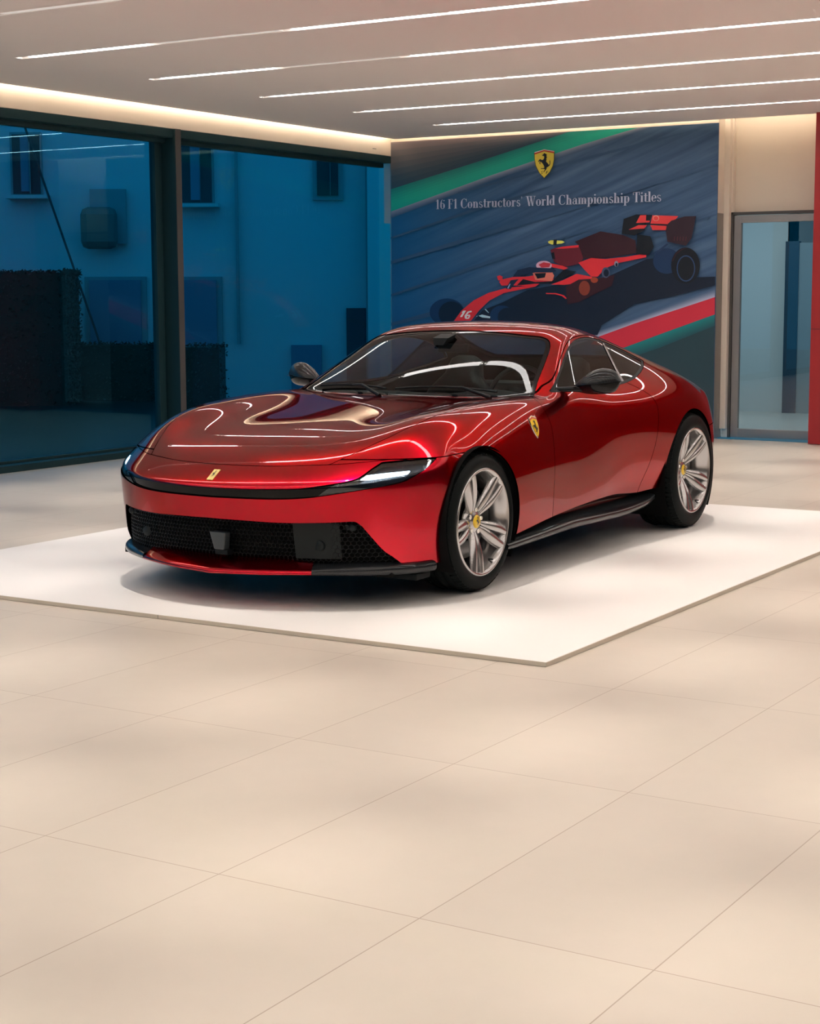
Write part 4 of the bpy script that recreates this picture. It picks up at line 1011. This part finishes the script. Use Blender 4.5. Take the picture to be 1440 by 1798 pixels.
# radar cover, parking sensors and camera in the intake
def plate_on(x0, x1, z0, z1, d, n=6):
    return [[(x0+(x1-x0)*i/n, front_y(x0+(x1-x0)*i/n, z0+(z1-z0)*j/3, d), z0+(z1-z0)*j/3) for j in range(4)] for i in range(n+1)]
b = MB(); yc = front_y(.0, .31, .0)
b.prism([(-.045,.345),(.048,.345),(.040,.262),(-.018,.262)], lambda x, z: (x+.02, yc+.008, z), lambda x, z: (x+.02, yc+.05, z))
b.build('radar_cover', M_LOWB, CAR, .004)
b = MB(); b.box(.004,.078, yc+.012, yc+.06, .238, .262); b.build('radar_bracket', M_MBLK, CAR, .003)
bs = MB().grid(plate_on(.40, .60, .235, .405, .046)); bs.build('sensor_panel', M_GREYP, CAR)
for s in (1, -1):
    y = front_y(.51*s, .30, .040)
    b = MB(); b.lathe([(0,0),(0,.024),(.004,.026),(.02,.026)], 28, 'y', (.51*s, y, .298)); b.build('parking_sensor', M_GREYP, CAR)
    y = front_y(.655*s, .39, .022)
    b = MB(); b.lathe([(0,.0),(0,.010),(.003,.017),(.02,.018)], 24, 'y', (.655*s, y, .385)); b.box(min(.62*s,.64*s), max(.62*s,.64*s), y+.004, y+.03, .372, .398); b.build('camera_pod', M_GREYP, CAR, .003)

# ------------------------------------------------------------------ underside, wheel housings, sills
b = MB(); b.box(-.80, .80, -.62, 3.25, .150, .172); b.build('floor_pan', M_DARK, CAR)
b = MB(); b.box(-.52, .52, 3.1, 3.5, .17, .30); b.build('rear_diffuser', M_MBLK, CAR, .02)
for yc, zc, rr_, xi in ((-.015,.357,.362,.60),(2.665,.350,.402,.56)):
    for s in (1, -1):
        b = MB(); xo = .950
        b.lathe([(xi*s, .0), (xi*s, rr_), (xo*s, rr_)], 40, 'x', (0, yc, zc), a0=-.65, a1=math.pi+.65); b.build('wheel_housing', M_DARK, CAR)
for s in (1, -1):
    b = MB(); P = []
    zt = catmull([(.24,.232),(.47,.266),(.77,.290),(1.08,.303),(1.41,.311),(1.68,.311),(1.93,.293),(2.2,.285)], 6)
    zb = [(.22,.175),(1.0,.200),(1.6,.188),(2.0,.196),(2.24,.215)]
    for i in range(31):
        y = .235+(2.235-.235)*i/30
        z1 = np.interp(y, zt[:,0], zt[:,1]); z0 = np.interp(y, [q[0] for q in zb], [q[1] for q in zb])
        xo = np.interp(y, [.2,.6,1.2,1.8,2.1,2.24], [.958,.966,.965,.955,.93,.90])*s
        xt = (np.interp(y, [.2,.8,1.4,2.2], [.945,.925,.885,.87])-.02)*s
        h = np.interp(y, [.2,1.0,2.24], [.03,.04,.035])
        P.append([(xt, y, z1), (xt-.03*s, y, z1-.012), (xt-.05*s, y, z0+h+.016), (xo-.012*s, y, z0+h+.002), (xo-.006*s, y, z0+h), (xo, y, z0+h-.006), (xo, y, z0+.012), (xo-.008*s, y, z0), (xo-.08*s, y, z0-.012), (.70*s, y, .16)])
    sk = b.grid(P).build('side_skirt', M_CARB, CAR)
    MB().grid([[(p[5][0]+.0012*s, p[5][1], p[5][2]), (p[4][0]+.0012*s, p[4][1], p[4][2])] for p in [[q[0], q[1], q[2], q[3], q[4], q[5]] for q in P]]).build('skirt_highlight', M_SKE, sk)
# ------------------------------------------------------------------ wheels
def make_wheel(r_t, w_t, r_rim, name='wheel', rear=False):
    """axis along +x (outside face at +x); origin at the hub centre on the outer face plane"""
    root = empty(name, parent=CAR)
    hw = w_t/2
    b = MB()
    prof = [(hw-.022, r_rim+.000), (hw-.004, r_rim+.006), (hw+.001, r_rim+.020), (hw+.001, r_rim+.040), (hw-.008, r_t-.022), (hw-.022, r_t-.007), (hw-.040, r_t-.001)]
    gro = []
    for g in (-.07, -.025, .025, .07):
        gro += [(-g*w_t/.245+.006, r_t), (-g*w_t/.245+.005, r_t-.007), (-g*w_t/.245-.005, r_t-.007), (-g*w_t/.245-.006, r_t)]
    gro = sorted(gro, key=lambda p: -p[0])
    # keep groove order: wall points share x nearly, sort keeps them
    prof2 = prof+[(g0, g1) for g0, g1 in gro]+[(-(a), r) for a, r in reversed(prof)]
    b.lathe(prof2, 96, 'x', (-hw, 0, 0)); 
    # tread blocks: cross sipes as slim dark wedges sunk between raised shoulder lugs
    n = 72
    for k in range(n):
        a = 2*math.pi*k/n
        for (xa, xb) in ((hw-.052, hw-.016), (-hw+.016, -hw+.052)):
            da = 2*math.pi/n*.36
            v = []
            for (xx, sk) in ((xa, 0), (xb, .25)):
                rr2 = r_t+.0005 if abs(xx) < hw-.03 else r_t-.010
                for aa in (a-da+sk*da, a+da+sk*da):
                    v.append((xx-hw, rr2*math.cos(aa), rr2*math.sin(aa)))
                for aa in (a+da+sk*da, a-da+sk*da):
                    v.append((xx-hw, (rr2+.0035)*math.cos(aa), (rr2+.0035)*math.sin(aa)))
            b.add(v, [(0,1,2,3), (4,7,6,5), (0,4,5,1), (1,5,6,2), (2,6,7,3), (3,7,4,0)])
    b.build('tyre', M_TYRE, root)
    # rim barrel and outer flange
    b = MB(); R = r_rim
    b.lathe([(-.012, R-.016), (-.003, R-.010), (.000, R-.003), (-.002, R+.003), (-.010, R+.006), (-.022, R+.002)], 96, 'x')
    b.lathe([(-.012, R-.016), (-.030, R-.024), (-.060, R-.032), (-.075, R-.040), (-.12, R-.045), (-.20, R-.040), (-.225, R-.012)], 96, 'x', mi=0)
    b.build('rim_barrel', M_RIM, root)
    # five split spokes
    b = MB(); hubx = -.050 if not rear else -.080
    for k in range(5):
        a0 = 2*math.pi*k/5+math.radians(-98)
        for sg in (-1, 1):
            rows = []
            n = 14
            for i in range(n+1):
                t = i/n; r = .052+(R-.012-.052)*t
                # centre line of this branch: starts beside its twin, fans out, then straightens
                off = sg*(.014+.021*math.sin(min(1, t*1.1)*math.pi/2)**1.2+.004*t)
                wdt = .023+.026*math.sin(math.pi*min(1, t*1.0))**.8*(1-.12*t)+.016*t**5
                ctr = off
                face = hubx*(1-t)**1.25+(-.004)*t+.010*math.sin(math.pi*t)*(1-t)
                dp = .030-.012*t
                hi = .006*math.sin(math.pi*min(1,t*1.1))
                inn, out = (ctr-sg*wdt*.55), (ctr+sg*wdt*.5)
                e = [(inn, face-dp), (inn+sg*.001, face-.012), (inn+sg*.003, face-.001), (ctr-sg*.002, face+hi*.3), (ctr+sg*wdt*.25, face-.003), (out-sg*.002, face-.012), (out, face-dp)]
                row = []
                for (tt, xx) in e:
                    ca, sa = math.cos(a0), math.sin(a0)
                    # radial direction (cos,sin) in y,z
                    row.append((xx, r*ca-tt*sa, r*sa+tt*ca))
                rows.append(row)
            b.grid(rows, smooth=True)
            # close ends
        # web between twins near the hub
        rows = []
        for i in range(7):
            t = i/6*.42; r = .045+(R-.02)*t; w_ = .012+.02*t; x_ = hubx*(1-t)**1.25-.010-.02*t
            ca, sa = math.cos(a0), math.sin(a0)
            rows.append([(x_, r*ca-tt*sa, r*sa+tt*ca) for tt in (-w_, 0, w_)])
        b.grid(rows)
    b.build('spokes', M_RIM, root)
    b = MB(); b.lathe([(hubx-.03, .085), (hubx-.014, .080), (hubx-.006, .066), (hubx-.002, .052), (hubx+.004, .040), (hubx+.006, .033)], 48, 'x')
    b.build('hub', M_RIM, root)
    for k in range(5):
        a0 = 2*math.pi*(k+.5)/5+math.radians(-98)
        c = (0, .058*math.cos(a0), .058*math.sin(a0))
        q = MB(); q.lathe([(hubx-.012, .0125), (hubx+.002, .0125), (hubx+.004, .010), (hubx+.004, 0)], 6, 'x', c, smooth=False); q.build('wheel_bolt', M_CHR, root)
    q = MB(); q.lathe([(hubx+.002, .034), (hubx+.010, .032), (hubx+.013, .028), (hubx+.013, .0)], 40, 'x'); cp = q.build('centre_cap', M_YEL, root)
    horse_flat(cp, lambda u, v: (hubx+.0142, u*.046, v*.046+.001))
    # brake
    b = MB(); b.lathe([(-.12, .10), (-.105, .10), (-.105, .185), (-.135, .185), (-.135, .10)], 64, 'x'); 
    b.build('brake_disc', M_DISC, root)
    b = MB(); b.lathe([(-.150,.19),(-.150,.115),(-.085,.115),(-.080,.125),(-.080,.19),(-.09,.205),(-.14,.205),(-.150,.19)], 12, 'x', a0=math.radians(-22 if not rear else 150), a1=math.radians(38 if not rear else 205)); b.build('brake_caliper', M_GREYP, root)
    b = MB(); b.lathe([(-.20, .0), (-.20, R-.05)], 48, 'x'); b.lathe([(-.13, 0), (-.10, .10)], 40, 'x'); b.build('dust_shield', M_DARK, root)
    q = MB(); q.tube([(-.02, 0, 0), (.006, 0, 0)], .004, 8); v_ = q.build('valve', M_MBLK, root)
    a = math.radians(-60); v_.location = (-.02, (R-.03)*math.cos(a), (R-.03)*math.sin(a))
    return root

# a small rearing horse outline (unit height, centred), shared by every badge
def horse_flat(parent, fn, mat=None, name='horse_emblem', flip=1):
    b = MB(); b.add([fn(u*flip, v) for u, v in HORSE], [tuple(range(len(HORSE)))]); return b.build(name, mat or M_INK, parent, fix=False)

WHEELS = []
for (xf, yc, r_t, w_t, rr_, rear) in ((.9485, 0.0, .3395, .245, .262, False), (.979, 2.670, .3535, .285, .262, True)):
    for s in (1, -1):
        w = make_wheel(r_t, w_t, rr_, rear=rear)
        w.location = (xf*s, yc, r_t+.0055)
        w.rotation_euler = (0, 0, 0) if s > 0 else (0, 0, math.pi)
        WHEELS.append(w)

# ------------------------------------------------------------------ mirrors
def mirror(s):
    root = empty('wing_mirror', (0,0,0), parent=CAR)
    xs = .5-.5*np.cos(np.linspace(0, math.pi, 26))
    X = lambda t: .838+.264*t
    top = lambda x: np.interp(x, [.838,.855,.875,.90,.93,.965,1.0,1.035,1.06,1.08,1.095,1.102], [.945,.962,.982,1.002,1.024,1.041,1.047,1.042,1.032,1.018,1.003,.985])
    bot = lambda x: np.interp(x, [.838,.87,.91,.96,1.02,1.06,1.085,1.102], [.922,.910,.903,.900,.904,.915,.940,.972])
    mid = lambda x: np.interp(x, [.838,1.102], [.948,.976])
    dep = lambda t: .092*math.sin(math.pi*min(1, max(0, .12+.80*t)))**.5*(1-.25*t)
    def sec(t, a0, a1, n, shrink=1.0, zoff=0):
        x = X(t); zt, zb, zm = top(x), bot(x), mid(x); d = dep(t); yc = 1.235+.045*t; row = []
        e = max(0.0, math.sin(math.pi*t))**.42
        for k in range(n+1):
            a = a0+(a1-a0)*k/n
            c, s_ = math.cos(a), math.sin(a)
            hz = (zt-zm) if s_ >= 0 else (zm-zb)
            y = yc-d*e*(c if c > 0 else c*.55)*shrink
            row.append((x*s, y, zm+hz*s_*min(1.0, math.sin(math.pi*t)*3.0+1e-4)*shrink+zoff))
        return row
    b = MB(); b.grid([sec(t, -.02, math.pi+.02, 16) for t in xs]); b.build('mirror_cap', M_CARB, root)
    b = MB(); b.grid([sec(t, .0, -math.pi, 16, .975) for t in xs]); b.build('mirror_base', M_GBLK, root)
    b = MB(); b.grid([[(X(t)*s, 1.235+.045*t-dep(t)*1.004*math.cos(a), mid(X(t))-.008+.004*math.sin(a)*0-.0*t) for a in (-.6,-.3,0,.3,.6)] for t in xs[3:-3]]); b.build('mirror_seam', M_MBLK, root)
    b = MB(); b.tube([(.770*s, 1.10, .925), (.80*s, 1.125, .930), (.85*s, 1.18, .932), (.90*s, 1.215, .932)], [.020,.016,.015,.020], 10); b.build('mirror_arm', M_GBLK, root)
    b = MB(); y0 = 1.04; P = [(.765,1.035,.918),(.742,1.12,.962),(.79,1.16,.925)]
    b.add([(x*s+.004*s, y, z) for x, y, z in [(.790,1.035,.920),(.757,1.115,.965),(.790,1.19,.925),(.800,1.12,.914)]], [(0,1,2,3)]); b.build('mirror_foot', M_MBLK, root)
    # reflecting glass facing the rear
    g = MB(); g.add([((.975+.085*math.cos(a))*s, 1.285+.02*math.cos(a), .975+.045*math.sin(a)) for a in [2*math.pi*k/28 for k in range(28)]], [tuple(range(28))]); g.build('mirror_glass', node_mat('mirror_silver', (.8,.8,.8), .02, 1), root)
for s in (1, -1): mirror(s)
# ------------------------------------------------------------------ badges
def side_pt(y, z, s, d):
    p, n = on_body_side(y, z, s); n = n if n.x*s > 0 else -n; return tuple(p+n*d)
SH = [(-.46,.40),(-.02,.50),(.46,.42),(.46,.10),(.38,-.14),(.22,-.36),(0,-.52),(-.22,-.34),(-.38,-.12),(-.46,.12)]
SHc = [tuple(p) for p in catmull([SH[2],SH[3],SH[4],SH[5],SH[6]], 4)]+[tuple(p) for p in catmull([SH[6],SH[7],SH[8],SH[9],SH[0]], 4)][1:]+[SH[1]]
for s in (1, -1):
    W_S, H_S, yc, zc = .083, .103, .605, .768
    f3 = lambda u, v, d: side_pt(yc+u*W_S, zc+v*H_S, s, d)
    root = MB(); n_ = len(SHc)
    root.add([f3(u*1.12, v*1.10, .001) for u, v in SHc]+[f3(u*1.10, v*1.08, .004) for u, v in SHc], [tuple(range(n_, 2*n_))]+[(i, (i+1) % n_, (i+1) % n_+n_, i+n_) for i in range(n_)])
    sh = root.build('shield_badge', M_CHR, CAR)
    q = MB(); q.add([f3(u, v, .0046) for u, v in SHc], [tuple(range(n_))]); q.build('shield_face', M_YEL, sh)
    q = MB(); q.add([f3(-.45,.30,.0050), f3(-.46,.385,.0050), f3(-.02,.475,.0050), f3(.45,.40,.0050), f3(.45,.32,.0050), f3(-.02,.40,.0050)], [tuple(range(6))]); q.build('shield_stripe', node_mat('badge_red', (.45,.02,.02), .3), sh)
    horse_flat(sh, lambda u, v: f3(u*1.0*s, v*.66-.03, .0052))
def nose_pt(x, v, d):
    z = .612+v*.021; y = on_body_front(x, z); h = BVH.ray_cast(Vector((x, -3, z)), Vector((0,1,0))); n = h[1] if h[1].y < 0 else -h[1]; return tuple(h[0]+n*d)
q = MB(); q.add([nose_pt(-.018,-1,.0005), nose_pt(.018,-1,.0005), nose_pt(.018,1,.0005), nose_pt(-.018,1,.0005)]+[nose_pt(-.018,-1,.003), nose_pt(.018,-1,.003), nose_pt(.018,1,.003), nose_pt(-.018,1,.003)], [(4,5,6,7),(0,1,5,4),(1,2,6,5),(2,3,7,6),(3,0,4,7)])
nb = q.build('nose_badge', M_GOLD, CAR); horse_flat(nb, lambda u, v: nose_pt(u*.026, v*1.25+.15, .0034))
# ------------------------------------------------------------------ wipers, sensor pod
for x0, x1, y0, y1 in ((.56, -.02, .835, .735), (-.08, -.60, .735, .86)):
    pts = []
    for i in range(9):
        t = i/8; x = x0+(x1-x0)*t; y = y0+(y1-y0)*t
        h = BVH.ray_cast(Vector((x, y+.02, 3)), Vector((0,0,-1))); pts.append((x, h[0].y, h[0].z+.012))
    w = MB().tube(pts, .006, 6).build('wiper', M_MBLK, CAR)
    h = BVH.ray_cast(Vector((x0, y0-.05, 3)), Vector((0,0,-1)))
    MB().tube([(x0, h[0].y, h[0].z+.002), ((x0*.7+x1*.3), (y0*.7+y1*.3)-.02, pts[2][2]+.008), pts[4]], [.012,.008,.006], 8).build('wiper_arm', M_MBLK, w)
# ------------------------------------------------------------------ cabin
M_SEAT = node_mat('seat_leather', (.004,.0045,.005), .5, spec=.2); M_DASH = node_mat('dashboard_dark', (.007,.011,.012), .5, spec=.3)
P = []
for i in range(15):
    x = -.70+1.40*i/14; bump = .035*math.exp(-((x-.36)/.17)**2)+.012*math.exp(-((x+.36)/.25)**2)
    P.append([(x, .80+.14*(abs(x)/.7)**2, .872), (x, .98, .885+bump*.3), (x, 1.12, .888+bump), (x, 1.24, .880+bump), (x, 1.30, .845+bump*.6), (x, 1.34, .76), (x, 1.30, .60)])
MB().grid(P).build('dashboard', M_DASH, CAR)
b = MB(); b.box(-.12, .12, 1.25, 2.1, .25, .58); b.build('centre_console', M_DASH, CAR, .03)
b = MB(); b.box(-.74, .74, .9, 3.0, .20, .26); b.build('cabin_floor', M_DARK, CAR)
b = MB(); n = 40
C0 = Vector((.36, 1.47, .865)); ax = Vector((0, -.92, .39)).normalized(); e1 = Vector((1,0,0)); e2 = ax.cross(e1).normalized()
ring = [C0+(e1*math.cos(2*math.pi*k/n)+e2*math.sin(2*math.pi*k/n))*.180 for k in range(n+1)]
b.tube(ring, .014, 10, cap=False); swl = b.build('steering_wheel', M_LEATH, CAR)
b = MB(); b.tube([C0-e1*.17, C0+ax*.02, C0+e1*.17], [.012,.03,.012], 8); b.tube([C0+ax*.02, C0+e2*.17*(-1 if e2.z > 0 else 1)], [.025,.012], 8); b.lathe([(0,0),(0,.055),(.03,.06)], 24, 'y', (C0.x, C0.y-.02, C0.z)); b.build('steering_spokes', M_DASH, swl)
MB().tube([C0, (.36, 1.28, .80)], .03, 10).build('steering_column', M_DASH, swl)
def seat(x):
    root = empty('seat', (x, 0, 0), parent=CAR)
    def pad(rows, nm, par):
        b = MB(); b.grid(rows, closed_v=True); b.add(rows[0], [tuple(range(len(rows[0])))]); b.add(rows[-1], [tuple(reversed(range(len(rows[-1]))))]); return b.build(nm, M_SEAT, par)
    def rr(cx, cy, cz, w, d, up, n=20, e=.5):
        out = []
        for k in range(n):
            a = 2*math.pi*k/n; c, s_ = math.cos(a), math.sin(a)
            out.append((cx+w*math.copysign(abs(c)**e, c), cy+up[0]*d*math.copysign(abs(s_)**e, s_), cz+up[1]*d*math.copysign(abs(s_)**e, s_)))
        return out
    pad([rr(0, 1.45+.5*t, .38+.02*t, .24*(1-.05*t), .085, (0,1)) for t in (0,.03,.2,.5,.8,1)], 'seat_cushion', root)
    back = []
    for t, w, d in ((0,.20,.06),(.04,.235,.09),(.3,.25,.10),(.55,.245,.095),(.75,.215,.085),(.86,.16,.075),(.93,.125,.065),(1.0,.115,.06),(1.10,.10,.05),(1.14,.06,.03)):
        back.append(rr(0, 1.93+.24*t, .42+.56*t, w, d, (1,-.3)))
    pad(back, 'seat_back', root)
for x in (.37, -.37): seat(x)
b = MB(); b.box(-.60, .60, 2.36, 2.50, .30, .90); b.build('rear_bench', M_SEAT, CAR, .05)
b = MB(); b.box(-.10, .10, 1.36, 1.375, 1.115, 1.165); mi = b.build('interior_mirror', M_MBLK, CAR, .006)
b = MB(); b.prism([(-.05,1.21),(.05,1.21),(.03,1.17),(-.03,1.17)], lambda x, z: (x, 1.215+(1.21-z)*-.6, z-.01), lambda x, z: (x, 1.31, z+.012)); b.build('sensor_housing', M_MBLK, CAR)
